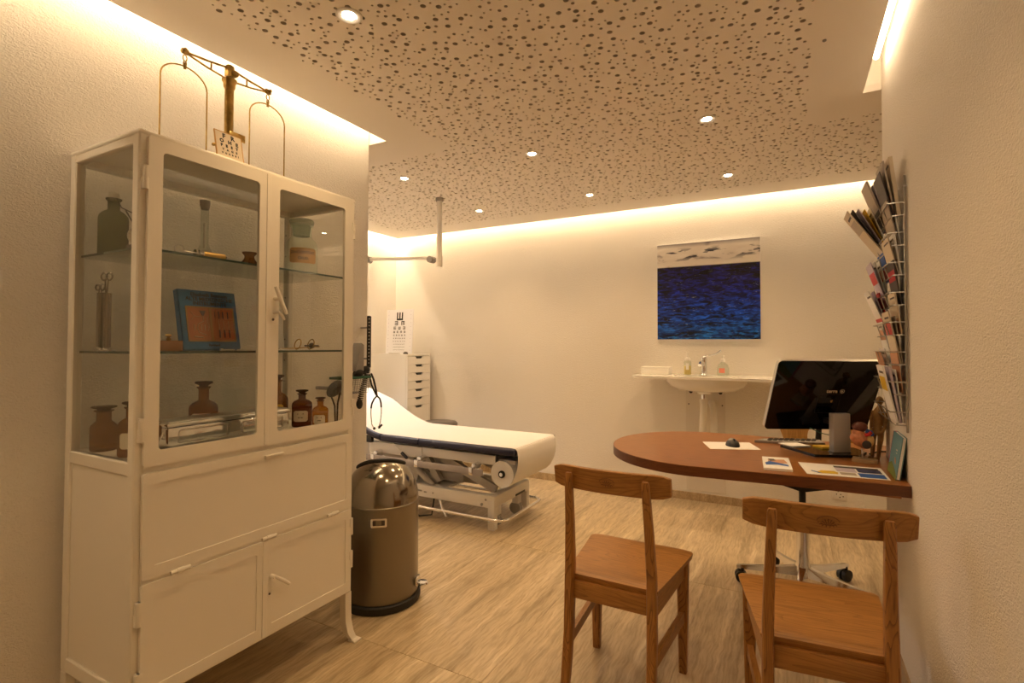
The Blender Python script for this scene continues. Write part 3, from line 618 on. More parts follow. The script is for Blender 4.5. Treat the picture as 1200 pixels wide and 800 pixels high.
for k, (y, L_) in enumerate(((1.07, .05), (1.24, .06), (1.30, .05))):
    tag(build(G().cyl((-1.70, y, LS + .003), (-1.70, y + L_, LS + .003), .0028, n=8).cyl((-1.70, y, LS + .004), (-1.70, y + .008, LS + .004), .0042, n=8), 'instrument_pin', 'steel'), 'small steel instrument pin on lower shelf ' + ('below the book', 'beside the book corner', 'by the metal plate')[k], 'pin', 'steel pins on the lower shelf')
# deck
bottle('amber_bottle', 'squat amber bottle with wide flat stopper by the side pane', -1.945, .842, DK, .142, .036, 'amber', 'amberc', neck=.55, nh=.62)
bottle('amber_bottle', 'amber bottle with white label half hidden by the door post', -1.775, .842, DK, .165, .036, 'amber', 'amberc', 'white2', nh=.66)
bottle('amber_bottle', 'amber bottle with white label behind the steel box', -1.90, 1.135, DK, .205, .047, 'amber', 'amberc', 'white2', word=True, nh=.62, neck=.36)
bottle('amber_bottle', 'tallest amber bottle with yellow label beyond the steel box', -1.88, 1.425, DK, .215, .045, 'amber', 'amberc', 'yellow', word=True, nh=.62, neck=.40)
bottle('amber_bottle', 'dark red brown bottle with white label between two amber bottles', -1.80, 1.487, DK, .152, .040, 'amberd', 'amberc', 'white2', word=True, nh=.70, neck=.36)
bottle('amber_bottle', 'small honey coloured bottle with white label near cabinet corner', -1.70, 1.495, DK, .125, .031, 'amberl', 'amberc', 'white2', word=True, nh=.68, neck=.38)
t = thing('instrument_box', 'polished steel sterilizing box with lid on the cabinet deck', 'box', (-1.75, 1.16, DK)); xb0, xb1, yb0, yb1 = -1.835, -1.735, .925, 1.375
build(G().box((xb0, yb0, DK + .014), (xb1, yb1, DK + .075), .008), 'tray', 'chrome', t)
build(G().ring(rrect(yb0 + .03, DK + .022, yb0 + .20, DK + .066, .008), rrect(yb0 + .034, DK + .026, yb0 + .196, DK + .062, .006), xb1, xb1 + .003, lambda u, v, w_: (w_, u, v)).ring(rrect(yb0 + .25, DK + .022, yb1 - .03, DK + .066, .008), rrect(yb0 + .254, DK + .026, yb1 - .034, DK + .062, .006), xb1, xb1 + .003, lambda u, v, w_: (w_, u, v)), 'pressed_panel', 'steel', t)
lid = build(G().box((xb0 - .005, yb0 - .005, DK + .075), (xb1 + .005, yb1 + .005, DK + .09), .006), 'lid', 'chrome', t)
build(G().box((xb0 + .005, yb0 + .005, DK + .088), (xb1 - .005, yb1 - .005, DK + .094), .003), 'lid_top', 'steel', lid)
for x in (xb0 + .012, xb1 - .012):
    for y in (yb0 + .03, yb1 - .03): build(G().cyl((x, y, DK), (x, y, DK + .016), .006, n=10), 'foot', 'chrome', t)
build(G().tube([(xb0 + .025, yb0, DK + .06), (xb0 + .025, yb0 - .012, DK + .035), (xb1 - .025, yb0 - .012, DK + .035), (xb1 - .025, yb0, DK + .06)], .003, 8), 'bail_handle', 'chrome', t)

# -- on top of the cabinet
ZC = CZ1 + .0045; SX, SY = -1.86, 1.19
t = thing('balance_scale', 'antique brass balance scale with two wire hoops on the cabinet', 'scale', (SX, SY, ZC))
build(G().box((SX - .07, SY - .16, ZC), (SX + .07, SY + .16, ZC + .018), .004), 'base', 'block', t)
build(G().lathe([(.024, .018), (.024, .024), (.016, .03), (.0155, .34), (.019, .345), (.021, .352), (.021, .362), (.026, .37), (.026, .376), (.018, .38), (.010, .392)], (SX, SY, ZC), 24), 'column', 'brass', t)
build(G().sphere((SX, SY, ZC + .418), .017).box((SX - .012, SY - .013, ZC + .385), (SX + .012, SY + .013, ZC + .43), .003).cyl((SX - .02, SY + .012, ZC + .40), (SX + .02, SY + .012, ZC + .40), .012, n=16), 'pivot_head', 'brass', t)
build(G().box((SX + .016, SY - .028 + .02, ZC + .150), (SX + .020, SY + .034 + .02, ZC + .178), .001).cyl((SX + .02, SY - .002, ZC + .164), (SX + .022, SY - .002, ZC + .164), .002, n=8).cyl((SX + .02, SY + .048, ZC + .164), (SX + .022, SY + .048, ZC + .164), .002, n=8), 'name_plate', 'brassp', t)
zb = ZC + .402
g = G(); L_ = .163
for s in (-1, 1):
    e = SY + s * L_
    g.tube([(SX, SY + s * .012, zb + .018), (SX, SY + s * .08, zb + .008), (SX, e, zb)], .0042, 6); g.tube([(SX, SY + s * .012, zb - .026), (SX, SY + s * .08, zb - .018), (SX, e - s * .01, zb - .004)], .0035, 6)
    g.tube([(SX, SY + s * .07, zb + .010), (SX, SY + s * .07, zb - .019)], .003, 6); g.box((SX - .006, e - .012, zb - .008), (SX + .006, e + .012, zb + .010), .003); g.cyl((SX - .012, e + s * .004, zb + .004), (SX + .012, e + s * .004, zb + .004), .006, n=12)
build(g, 'beam', 'brass', t)
for s in (-1, 1):
    e = SY + s * L_; zt_ = zb - .052; rw = .079; pts = [(SX, e - rw, ZC + .012)]
    pts += [(SX, e - rw * math.cos(q) ** 1 if True else 0, zt_ - .06 + .06 * math.sin(q)) for q in [PI / 2 * k / 8 for k in range(9)]]
    pts += [(SX, e + rw * math.cos(q), zt_ - .06 + .06 * math.sin(q)) for q in [PI / 2 * (8 - k) / 8 for k in range(1, 9)]] + [(SX, e + rw, ZC + .012)]
    h = build(G().tube(pts, .0026, 8), 'hoop', 'brass', t)
    build(G().tube([(SX, e + .007 * math.cos(q), zb - .022 + .011 * math.sin(q)) for q in [2 * PI * k / 12 for k in range(12)]], .002, 6, True).tube([(SX, e + .005 * math.cos(q), zb - .042 + .010 * math.sin(q)) for q in [2 * PI * k / 12 for k in range(12)]], .002, 6, True).cyl((SX, e, zt_ - .008), (SX, e, zt_ + .012), .005, n=10), 'hook', 'brass', h)
    build(G().lathe([(.001, .006), (.05, .006), (.078, .010), (.079, .014), (.05, .010), (.001, .010)], (SX, e, ZC), 32), 'pan', 'brass', t)
t = thing('eye_test_card', 'small framed letter test card standing at the cabinet front', 'card', (-1.68, 1.072, ZC)); tl2 = math.radians(12)
def ec(u, v, w_): return (-1.662 - v * math.sin(tl2) + w_ * math.cos(tl2), 1.072 + u, ZC + .001 + v * math.cos(tl2) + w_ * math.sin(tl2))
build(G().prism(rrect(-.046, 0, .046, .094), -.002, .001, ec), 'card_face', 'cream', t); build(G().ring(rrect(-.048, -.001, .048, .096), rrect(-.0455, .002, .0455, .0935), -.003, .002, ec), 'card_frame', 'tan', t)
build(G().prism([(-.006, .06), (.006, .06), (.010, 0), (-.010, 0)], 0, .001, lambda u, v, w_: (-1.676 - .022 + v * .2 - w_, 1.072 + u, ZC + v)), 'easel_strut', 'tan', t)
build(G().lathe([(.001, -.006), (.005, -.004), (.006, 0), (.005, .004), (.0001, .006)], ec(-.052, .040, -.004), 12, axis=(1, 0, 0)), 'hook', 'brass', t)
for s, sz, v in (('F   R', .0225, .080), ('O   H   E', .0175, .0615), ('F   E   S   T', .0135, .0455), ('T   A   G   E', .0105, .031), ('V   O   R   B   E   I', .0078, .018)):
    build(text_g(s, sz, lambda a, b, c: ec(a, v + b, .0016), 0, bold=.0011 if sz > .012 else .0007), 'lettering', 'ink', t, 0)
t = thing('light_switch', 'white light switch plate on the left wall beside cabinet', 'switch', (XL, .59, 1.39))
build(G().box((XL, .552, 1.37), (XL + .010, .636, 1.452), .003), 'plate', 'wplas', t); build(G().box((XL + .009, .566, 1.384), (XL + .013, .622, 1.438), .002), 'rocker', 'wplas', t)

# ------------------------------------------------------------------ pedal bin
BX, BY = -1.785, 1.955
t = thing('pedal_bin', 'domed brushed steel pedal bin standing beside the cabinet', 'bin', (BX, BY, 0))
build(G().lathe([(.15, 0), (.186, .002), (.190, .012), (.190, .034), (.184, .040), (.176, .040)], (BX, BY, 0), 48), 'base_ring', 'rubber', t)
build(G().lathe([(.177, .038), (.178, .045), (.178, .470), (.180, .474), (.180, .482), (.177, .486)], (BX, BY, 0), 64), 'body', 'binm', t)
dome = [(.177, .484)] + [(.177 * math.cos(q) ** .8, .484 + .19 * math.sin(q)) for q in [PI / 2 * k / 14 for k in range(1, 14)]] + [(.0001, .674)]
build(G().lathe(dome, (BX, BY, 0), 64), 'dome_lid', 'bind', t, 60)
axb = Vector((-.34, .30, .9)).normalized()
op = []
for k in range(40):
    q = 2 * PI * k / 40; a = Vector((.77, .64, 0)); b_ = axb.cross(a).normalized(); p = a * math.cos(q) * .112 + b_ * math.sin(q) * .075 + Vector((-.030, .026, 0))
    r_ = math.hypot(p.x, p.y); 
    zz = .484 + .19 * math.sqrt(max(0, 1 - (r_ / .177) ** 2.5)); op.append((BX + p.x, BY + p.y, zz + .003))
build(G().tube(op, .0095, 8, True), 'opening_rim', 'rubber', t)
cpt = sum((Vector(p) for p in op), Vector()) / 40; 
build(G().add([cpt + Vector((0, 0, .016))] + [Vector(p) for p in op], [(0, 1 + k, 1 + (k + 1) % 40) for k in range(40)]), 'push_flap', 'steel', t, 60)
fd = Vector((-BX * .86, -BY, 0)).normalized(); sd = Vector((-fd.y, fd.x, 0))
def bn(u, v, w_): a = u / .179; d = fd * math.cos(a) + sd * math.sin(a); return Vector((BX, BY, v)) + d * (.179 + w_)
gi = G().ring(rrect(-.036, .402, .036, .442, .005, 2), rrect(-.027, .410, .027, .434, .003, 2), -.002, .004, bn); build(gi, 'grip_frame', 'chrome', t)
build(G().prism(rrect(-.028, .409, .028, .435), -.001, .0006, bn), 'grip_recess', 'dark', t)
pd = (fd * .30 + sd * .95).normalized(); pd = Vector((.93, .36, 0)).normalized(); P0 = Vector((BX, BY, 0)) + pd * .178
build(G().box((-.0, -.028, .075), (.012, .028, .115), .004, 2, Matrix.Translation(P0) @ Matrix.Rotation(math.atan2(pd.y, pd.x), 4, 'Z')).lathe([(.001, -.006), (.030, -.006), (.034, 0), (.030, .006), (.0001, .007)], P0 + pd * .028 + Vector((0, 0, .085)), 20, 1, .8), 'pedal', 'chrome', t)

# ------------------------------------------------------------------ wall diagnostic station (near the wall end)
t = thing('blood_pressure_gauge', 'wall mounted blood pressure gauge with tall black scale and basket', 'gauge', (XL, 2.06, 1.0))
wx = XL + .06
build(G().box((XL + .05, 2.112, 1.115), (XL + .068, 2.134, 1.40), .006), 'scale_column', 'black', t)
g = G()
for k in range(14): g.box((XL + .0675, 2.1105, 1.14 + k * .0185), (XL + .0695, 2.1165, 1.144 + k * .0185))
build(g, 'scale_marks', 'white2', t)
build(G().box((XL, 2.115, 1.16), (XL + .052, 2.131, 1.17), .003).box((XL, 2.115, 1.33), (XL + .052, 2.131, 1.34), .003), 'bracket', 'grey', t)
build(G().prism([(2.015, 1.10), (2.075, 1.10), (2.075, 1.24), (2.058, 1.25)], XL + .01, XL + .07, lambda u, v, w_: (w_, u, v)), 'holder', 'grey', t)
build(G().ring(rrect(XL + .002, 1.90, XL + .10, 2.10), rrect(XL + .01, 1.908, XL + .092, 2.092), 1.062, 1.074), 'basket_rim', 'green', t)
g = G()
for k in range(12):
    y = 1.905 + k * .017; g.tube([(XL + .098, y, 1.065), (XL + .085, y * .98 + .04, .985), (XL + .01, y * .98 + .04, .985)], .0012, 4)
for k in range(7): g.tube([(XL + .097 - k * .002, 1.905 + k * .002, 1.055 - k * .0115), (XL + .097 - k * .002, 2.095 - k * .002, 1.055 - k * .0115)], .0012, 4)
for k in range(7): g.tube([(XL + .01, 1.905 + k * .002, 1.055 - k * .0115), (XL + .097 - k * .002, 1.905 + k * .002, 1.055 - k * .0115)], .0012, 4)
build(g, 'wire_basket', 'grey', t)
build(G().sphere((XL + .06, 2.045, 1.09), .03, sc=(.8, 1.1, .7)).sphere((XL + .06, 2.10, 1.105), .022).tube([(XL + .06, 2.0, 1.08), (XL + .07, 2.03, 1.10), (XL + .075, 2.08, 1.085), (XL + .07, 2.10, 1.11)], .007, 8), 'clamp', 'rubber', t)
g = G(); N_ = 15 * 12
g.tube([(XL + .07 + .013 * math.cos(2 * PI * k / 12), 2.095 - .05 * k / N_ + .013 * math.sin(2 * PI * k / 12), 1.09 - .155 * k / N_) for k in range(N_)], .0028, 5)
build(g, 'coiled_hose', 'rubber', t)
build(G().sphere((XL + .07, 2.045, .925), .02, sc=(.8, .9, 1.35)), 'bulb', 'rubber', t)
t = thing('pressure_cuff', 'dark folded pressure cuff hanging at the wall behind the cabinet', 'cuff', (XL, 1.81, .86)); qx_, qy_, qz_ = XL + .125, 1.825, 1.025
build(G().sphere((0, 0, 0), .048, 18, 12, (.45, 1.15, .70)).xf(Matrix.Translation((qx_, qy_, qz_)) @ Matrix.Rotation(math.radians(32), 4, 'X')), 'cuff', 'black', t)
build(G().tube([(qx_, qy_ - .025, qz_ - .03), (qx_, qy_, qz_ - .085), (qx_, qy_ + .005, qz_ - .21)], .0042, 8).tube([(qx_, qy_ + .035, qz_ - .015), (qx_, qy_ + .018, qz_ - .075), (qx_ + .004, qy_ + .010, qz_ - .21)], .0042, 8), 'hose', 'rubber', t)
build(G().box((XL, qy_ - .012, qz_ - .008), (qx_ - .01, qy_ + .012, qz_ + .008), .003), 'wall_hook', 'grey', t)
t = thing('stethoscope', 'black stethoscope hanging from the wall gauge basket', 'stethoscope', (XL + .08, 2.15, .80))
sx_ = XL + .085
build(G().tube([(sx_, 2.115, 1.085), (sx_, 2.135, 1.05), (sx_ + .004, 2.15, .99), (sx_ + .006, 2.155, .955)], .0052, 8).tube([(sx_, 2.10, 1.08), (sx_ - .01, 2.13, 1.02), (sx_ + .002, 2.152, .965)], .0045, 8).tube([(sx_ + .006, 2.155, .96), (sx_ + .004, 2.135, .945), (sx_, 2.122, .92), (sx_, 2.116, .895)], .0045, 8).tube([(sx_ + .006, 2.155, .96), (sx_ + .01, 2.172, .945), (sx_ + .01, 2.182, .92), (sx_ + .01, 2.185, .895)], .0045, 8), 'rubber_tube', 'rubber', t)
build(G().tube([(sx_, 2.116, .90), (sx_, 2.116, .86), (sx_, 2.122, .81), (sx_, 2.138, .785)], .0028, 8).tube([(sx_ + .01, 2.185, .90), (sx_ + .01, 2.186, .86), (sx_ + .01, 2.178, .81), (sx_ + .01, 2.162, .785)], .0028, 8), 'ear_tube', 'chrome', t)
build(G().sphere((sx_, 2.142, .783), .008).sphere((sx_ + .01, 2.17, .787), .008).cyl((sx_ + .01, 2.17, .787), (sx_ + .01, 2.19, .797), .006, n=10), 'ear_tip', 'rubber', t)

# ------------------------------------------------------------------ examination couch
cz = .52
t = thing('examination_couch', 'navy examination couch on white scissor lift frame', 'couch', (-2.4, 3.27, 0)); couch = t
g = G().box((-3.25, 3.0, .145), (-1.757, 3.06, .228), .006).box((-3.25, 3.47, .145), (-1.757, 3.53, .228), .006).box((-1.83, 3.004, .150), (-1.753, 3.526, .2265), .006).box((-3.252, 3.004, .150), (-3.18, 3.526, .2265), .006)
g.box((-3.2, 3.05, .20), (-2.2, 3.48, .215))
build(g, 'base_frame', 'couchw', t)
for x in (-1.7795, -3.2245):
    for y in (3.0235, 3.5065): build(G().box((x - .025, y - .025, 0), (x + .025, y + .025, .20), .003), 'leg', 'couchw', t)
g = G().box((-2.84, 2.99, .440), (-1.73, 3.03, .505), .005).box((-2.84, 3.50, .440), (-1.73, 3.54, .505), .005)
for x in (-2.82, -2.3, -1.76): g.box((x - .02, 3.0, .455), (x + .02, 3.53, .495), .003)
g.box((-2.86, 2.985, .425), (-2.35, 2.9985, .5035), .003).box((-1.73, 3.01, .455), (-1.60, 3.04, .48), .003).box((-1.73, 3.49, .455), (-1.60, 3.52, .48), .003)
build(g, 'upper_frame', 'couchw', t)
build(G().box((-1.738, 2.987, .443), (-1.725, 3.0, .515)), 'frame_end_cap', 'black', t)
def bar(a, b, wy, hz):
    a, b = Vector(a), Vector(b); d = (b - a).normalized(); y = Vector((0, 1, 0)); n = d.cross(y); g = G()
    vs = [p + y * (sy * wy) + n * (sn * hz) for p in (a, b) for sy, sn in ((-.5, -.5), (.5, -.5), (.5, .5), (-.5, .5))]
    return g.add(vs, [(3, 2, 1, 0), (4, 5, 6, 7)] + [(i, (i + 1) % 4, 4 + (i + 1) % 4, 4 + i) for i in range(4)])
for y in (3.11, 3.42):
    build(bar((-2.28, y, .43), (-1.80, y, .245), .03, .055), 'lift_arm', 'couchg', t); build(bar((-2.95, y + .035, .43), (-2.30, y + .035, .235), .03, .055), 'lift_arm', 'couchg', t); build(bar((-2.42, y - .0, .44), (-2.28, y, .24), .04, .05), 'lift_link', 'couchg', t)
build(G().prism([(-2.72, .43), (-2.66, .30), (-2.60, .24), (-2.46, .24), (-2.44, .32), (-2.52, .43)], 3.07, 3.10, lambda u, v, w_: (u, w_, v)).cyl((-2.52, 3.06, .36), (-2.30, 3.06, .22), .022, n=14), 'lift_bracket', 'couchg', t)
build(G().box((-2.62, 3.15, .235), (-2.10, 3.35, .31), .02), 'lift_motor', 'couchg', t)
for y in (2.905, 3.615): build(G().box((-2.86, y, .380), (-1.79, y + .010, .424), .002), 'side_rail', 'railg', t)
for x in (-2.74, -2.33, -1.87):
    build(G().box((x - .025, 2.90, .378), (x + .005, 2.925, .43), .004, 2).box((x - .015, 2.92, .405), (x + .02, 2.995, .45), .006), 'rail_clamp', 'chrome', t)
# cushions: profile along X then extruded across
def cush(x0, x1, zf, n, name, y0=2.95, y1=3.60, th=.048):
    xs = [x0 + (x1 - x0) * k / n for k in range(n + 1)]; g = G(); r = .012; vs = []
    for x in xs:
        z = zf(x); vs += [(x, y0 + r, z - th), (x, y0, z - th + r), (x, y0, z - r), (x, y0 + r, z), (x, y1 - r, z), (x, y1, z - r), (x, y1, z - th + r), (x, y1 - r, z - th)]
    fs = [(8 * k + a, 8 * k + (a + 1) % 8, 8 * k + 8 + (a + 1) % 8, 8 * k + 8 + a) for k in range(n) for a in range(8)] + [tuple(range(8))[::-1], tuple(range(8 * n, 8 * n + 8))]
    return build(g.add(vs, fs), name, 'navy', couch, 50)
def ztop(x):
    if x > -2.68: return .568
    s = min(1, (-2.68 - x) / .46); return .568 + .185 * s * s * (1.6 - .6 * s) + max(0, -3.14 - x) * .32
cush(-2.355, -1.575, ztop, 6, 'seat_cushion'); cush(-2.715, -2.365, ztop, 6, 'middle_cushion'); cush(-3.42, -2.725, ztop, 14, 'head_cushion')
build(G().box((-2.86, 2.955, .50), (-2.81, 2.985, .555), .004), 'hinge_block', 'black', t)
g = G().tube([(-3.3, 2.965, .085), (-2.5, 2.965, .085), (-1.74, 2.965, .085), (-1.70, 2.975, .085), (-1.665, 3.01, .085), (-1.66, 3.05, .085), (-1.66, 3.48, .085), (-1.665, 3.52, .085), (-1.70, 3.555, .085), (-1.74, 3.565, .085), (-3.3, 3.565, .085)], .011, 10)
g.tube([(-1.782, 3.0, .085), (-1.782, 2.965, .085)], .008, 8).tube([(-3.1, 3.0, .16), (-3.1, 2.965, .085)], .008, 8).tube([(-2.45, 3.01, .16), (-2.45, 2.965, .085)], .008, 8)
build(g, 'foot_bar', 'chrome', t)
for y, x in ((3.10, -1.80), (3.40, -1.80)):
    w_ = build(G().cyl((x, y - .022, .046), (x, y - .004, .046), .044, n=24).cyl((x, y + .004, .046), (x, y + .022, .046), .044, n=24).cyl((x, y - .026, .046), (x, y + .026, .046), .014, n=12), 'caster', 'grey', t)
    build(G().box((x - .02, y - .028, .08), (x + .03, y + .028, .145), .004).cyl((x + .015, y, .07), (x + .015, y, .15), .012, n=12), 'caster_fork', 'couchw', w_)
build(G().box((-1.80, 3.30, .155), (-1.75, 3.45, .17), .003), 'caster_pedal', 'black', t)
build(G().tube([(-2.19, 2.985, .15), (-2.16, 2.968, .115), (-2.11, 2.955, .055)], .009, 10), 'foot_lever', 'chrome', t)
build(G().tube([(-2.62, 2.975, .52), (-2.52, 2.965, .45)], .004, 8), 'backrest_lever_rod', 'couchw', t); build(G().tube([(-2.52, 2.965, .45), (-2.47, 2.963, .418)], .012, 10), 'backrest_lever_grip', 'black', t)
build(G().tube([(-2.55, 3.02, .15), (-2.50, 2.99, .05), (-2.36, 2.975, .014), (-2.27, 3.0, .03), (-2.28, 3.04, .13), (-2.34, 3.06, .16)], .006, 8), 'power_cable', 'rubber', t)
build(text_g('NOVOLIFT', .022, lambda u, v, w_: (-2.41 + u, 2.9993, .19 + v), 0), 'lettering', 'grey', t, 0) if False else None
build(G().box((-2.435, 2.9975, .183), (-2.36, 3.0, .193)).box((-2.34, 2.9975, .178), (-2.318, 3.0, .188)).cyl((-2.26, 2.997, .185), (-2.26, 3.0, .185), .006, n=10).cyl((-1.82, 2.997, .20), (-1.82, 3.0, .20), .008, n=12).cyl((-1.85, 2.994, .165), (-1.85, 3.0, .165), .01, n=12), 'maker_plate', 'grey', t)
# paper roll with the sheet pulled over the couch
t = thing('paper_roll', 'white couch paper roll with its sheet drawn over the cushions', 'paper', (-1.686, 3.27, .30))
RX, RZ = -1.686, .390
build(G().cyl((RX, 2.985, RZ), (RX, 3.56, RZ), .086, n=40), 'roll', 'paper', t, 40)
build(G().cyl((RX, 2.975, RZ), (RX, 3.57, RZ), .024, n=20), 'core', 'rubber', t); build(G().cyl((RX, 2.968, RZ), (RX, 3.575, RZ), .013, n=16), 'axle', 'chrome', t)
prof = [(-3.43, ztop(-3.42) + .003)] + [(x, ztop(x) + .004) for x in [-3.40 + k * .05 for k in range(36)]] + [(-1.60, .5725), (-1.578, .570), (-1.566, .560), (-1.560, .54), (-1.556, .50), (-1.560, .45), (-1.575, .40), (-1.60, .352), (-1.635, .318), (-1.67, .3025), (-1.69, .3025)]
g = G(); ya, yb = 2.966, 3.575; vs = []
for x, z in prof: vs += [(x, ya, z), (x, yb, z)]
for x, z in prof: vs += [(x, ya, z - .0012), (x, yb, z - .0012)]
n2 = len(prof); g.add(vs, [(2 * k, 2 * k + 1, 2 * k + 3, 2 * k + 2) for k in range(n2 - 1)] + [(2 * n2 + 2 * k, 2 * n2 + 2 * k + 2, 2 * n2 + 2 * k + 3, 2 * n2 + 2 * k + 1) for k in range(n2 - 1)] + [(2 * k, 2 * k + 2, 2 * n2 + 2 * k + 2, 2 * n2 + 2 * k) for k in range(n2 - 1)] + [(2 * k + 1, 2 * n2 + 2 * k + 1, 2 * n2 + 2 * k + 3, 2 * k + 3) for k in range(n2 - 1)])
build(g, 'sheet', 'paper', t, 60)

# ------------------------------------------------------------------ drawer unit, eye chart, stool
t = thing('drawer_unit', 'tall white drawer unit with cut-out grips in the corner', 'drawers', (-3.54, 4.15, 0)); dx0, dx1, dy0, dy1, dh = -3.785, -3.305, 3.964, 4.330, 1.15
build(G().box((dx0, dy0, 0), (dx1 - .02, dy0 + .018, dh - .018), .001, 1).box((dx0, dy1 - .018, 0), (dx1 - .0, dy1, dh - .018), .001, 1).box((dx0, dy0, dh - .018), (dx1 - .002, dy1, dh), .001, 1).box((dx0, dy0 + .018, .03), (dx0 + .012, dy1 - .018, dh - .018)).box((dx0, dy0 + .01, .03), (dx1 - .03, dy1 - .01, .05)), 'carcass', 'wplas', t)
zs = [dh - .018 - .0835 * k for k in range(7)]; zs += [zs[-1] - .17, zs[-1] - .34, .05]
zz = dh - .020
for k, hgt in enumerate([.082] * 6 + [.165, .165, .165]):
    z1_, z0_ = zz - .003, zz - hgt; zz -= hgt
    ym = (dy0 + dy1) / 2; hw = .062
    poly = [(dy0 + .002, z0_), (dy1 - .020, z0_), (dy1 - .020, z1_), (ym + hw, z1_), (ym + hw - .02, z1_ - .022), (ym - hw + .02, z1_ - .022), (ym - hw, z1_), (dy0 + .002, z1_)]
    d = build(G().prism(poly, dx1 - .018, dx1, lambda u, v, w_: (w_, u, v)), 'drawer', 'wplas', t, 0)
    build(G().prism([(ym - hw, z1_), (ym - hw + .02, z1_ - .024), (ym + hw - .02, z1_ - .024), (ym + hw, z1_)], dx1 - .03, dx1 - .012, lambda u, v, w_: (w_, u, v)), 'grip_recess', 'black', d, 0)
t = thing('eye_chart', 'paper eye chart of E shapes propped on the drawer unit', 'chart', (-3.55, 4.12, dh)); te = math.radians(3)
c0 = Vector((-3.725, 4.115, dh + .001)); du = Vector((1, -.02, 0)).normalized()
def ch(u, v, w_): return c0 + du * u + Vector((0, math.sin(te), math.cos(te))) * v + Vector((0, -math.cos(te), math.sin(te))) * w_
build(G().prism(rrect(0, 0, .355, .455), -.004, 0, ch), 'card_face', mat('chart paper', (.80, .80, .84), .6), t)
g = G()
def tumb(cx, cy_, s, rot):
    def f(a, b): a, b = a * s - s / 2, b * s - s / 2; c_, s_ = [(1, 0), (0, 1), (-1, 0), (0, -1)][rot]; return (cx + a * c_ - b * s_, cy_ + a * s_ + b * c_)
    for q in ((0, 0, .22, 1), (.22, 0, 1, .2), (.22, .4, 1, .6), (.22, .8, 1, 1)):
        poly = [f(q[0], q[1]), f(q[2], q[1]), f(q[2], q[3]), f(q[0], q[3])]; g.prism(poly, .0002, .0012, ch)
mid = .178
tumb(mid, .385, .082, 1)
for cx, ro in ((mid - .044, 2), (mid + .044, 3)): tumb(cx, .315, .042, ro)
for k in range(3): tumb(mid + (k - 1) * .062, .264, .030, (0, 1, 2)[k])
for k in range(4): tumb(mid + (k - 1.5) * .046, .224, .021, (k * 3 + 1) % 4)
for k in range(5): tumb(mid + (k - 2) * .036, .190, .015, (k + 2) % 4)
for k in range(6): tumb(mid + (k - 2.5) * .029, .158, .011, (k * 3) % 4)
for k in range(7): tumb(mid + (k - 3) * .025, .128, .008, (k + 1) % 4)
for r_, v in enumerate((.098, .068, .040)):
    for k in range(14 + 4 * r_): tumb(mid + (k - (13 + 4 * r_) / 2) * (.155 / (14 + 4 * r_)), v, .005 - r_ * .0007, k % 4)
build(g, 'printed_shapes', 'ink', t, 0)
g = G()
for k in range(11):
    for u in (.028, .325): g.prism(rrect(u - .005, .435 - k * .04, u + .005, .440 - k * .04), .0002, .0008, ch)
build(g, 'margin_marks', 'lilac', t, 0)
tag(build(G().cyl((-3.60, 4.03, dh + .007), (-3.46, 4.01, dh + .007), .006, n=10).cyl((-3.46, 4.01, dh + .007), (-3.44, 4.008, dh + .007), .0045, n=10), 'pen_torch', 'steel'), 'slim metal pen torch lying on the drawer unit', 'torch')
tag(build(G().lathe([(.022, 0), (.024, .004), (.022, .014), (.012, .022), (.0001, .023)], (-3.385, 4.03, dh + .0005), 20), 'desk_bell', 'dark'), 'small dark domed object on the drawer unit', 'ornament')
t = thing('stool', 'round stool with dark seat behind the couch', 'stool', (-2.93, 3.98, 0)); qx, qy = -2.93, 3.98
build(G().lathe([(.12, .46), (.165, .465), (.172, .48), (.172, .505), (.160, .518), (.0001, .521)], (qx, qy, 0), 36), 'seat', 'gseat', t, 50)
build(G().cyl((qx, qy, .07), (qx, qy, .462), .022, n=16), 'column', 'chrome', t)
for k in range(5):
    a = 2 * PI * k / 5; build(bar((qx, qy, .09), (qx + .2 * math.cos(a), qy + .2 * math.sin(a), .065), .02, .02), 'base_arm', 'chrome', t); build(G().sphere((qx + .2 * math.cos(a), qy + .2 * math.sin(a), .025), .025), 'caster', 'black', t)

# ceiling arm with examination lamp
PX, PY, AZ = -2.385, 3.228, 1.905
t = thing('examination_lamp', 'white ceiling pole with jointed horizontal arm and examination lamp', 'lamp', (PX, PY, ZS))
build(G().lathe([(.030, 0), (.030, -.022), (.026, -.026)], (PX, PY, ZS), 24), 'ceiling_cap', 'grey', t)
build(G().cyl((PX, PY, ZS - .02), (PX, PY, 1.90), .0205, n=24).cyl((PX, PY, 1.925), (PX, PY, 1.845), .025, n=24), 'pole', 'wplas', t)
build(G().cyl((PX - .02, PY, AZ - .002), (PX - .07, PY, AZ - .002), .014, n=16).cyl((PX - .075, PY - .028, AZ + .0), (PX - .075, PY + .028, AZ + .0), .026, n=20), 'elbow_joint', 'grey', t)
build(G().cyl((PX - .08, PY, AZ + .012), (-3.10, PY, AZ + .052), .0135, n=16), 'arm', 'wplas', t)
build(G().cyl((-3.12, PY - .03, AZ + .05), (-3.12, PY + .03, AZ + .05), .027, n=20).cyl((-3.12, PY, AZ + .05), (-3.30, PY, AZ - .02), .012, n=14), 'end_joint', 'grey', t)
hd = build(G().lathe([(.02, .06), (.06, .05), (.11, .02), (.115, 0), (.105, 0)], (-3.33, PY, AZ - .09), 32), 'lamp_head', 'wplas', t)
build(G().lathe([(.0001, .002), (.104, .002), (.104, .006)], (-3.33, PY, AZ - .09), 28), 'diffuser', 'examl', hd)
ld = bpy.data.lights.new('exam_beam', 'SPOT'); ld.energy = EXAM; ld.color = (.86, .92, 1); ld.spot_size = math.radians(125); ld.spot_blend = .5; ld.shadow_soft_size = .09
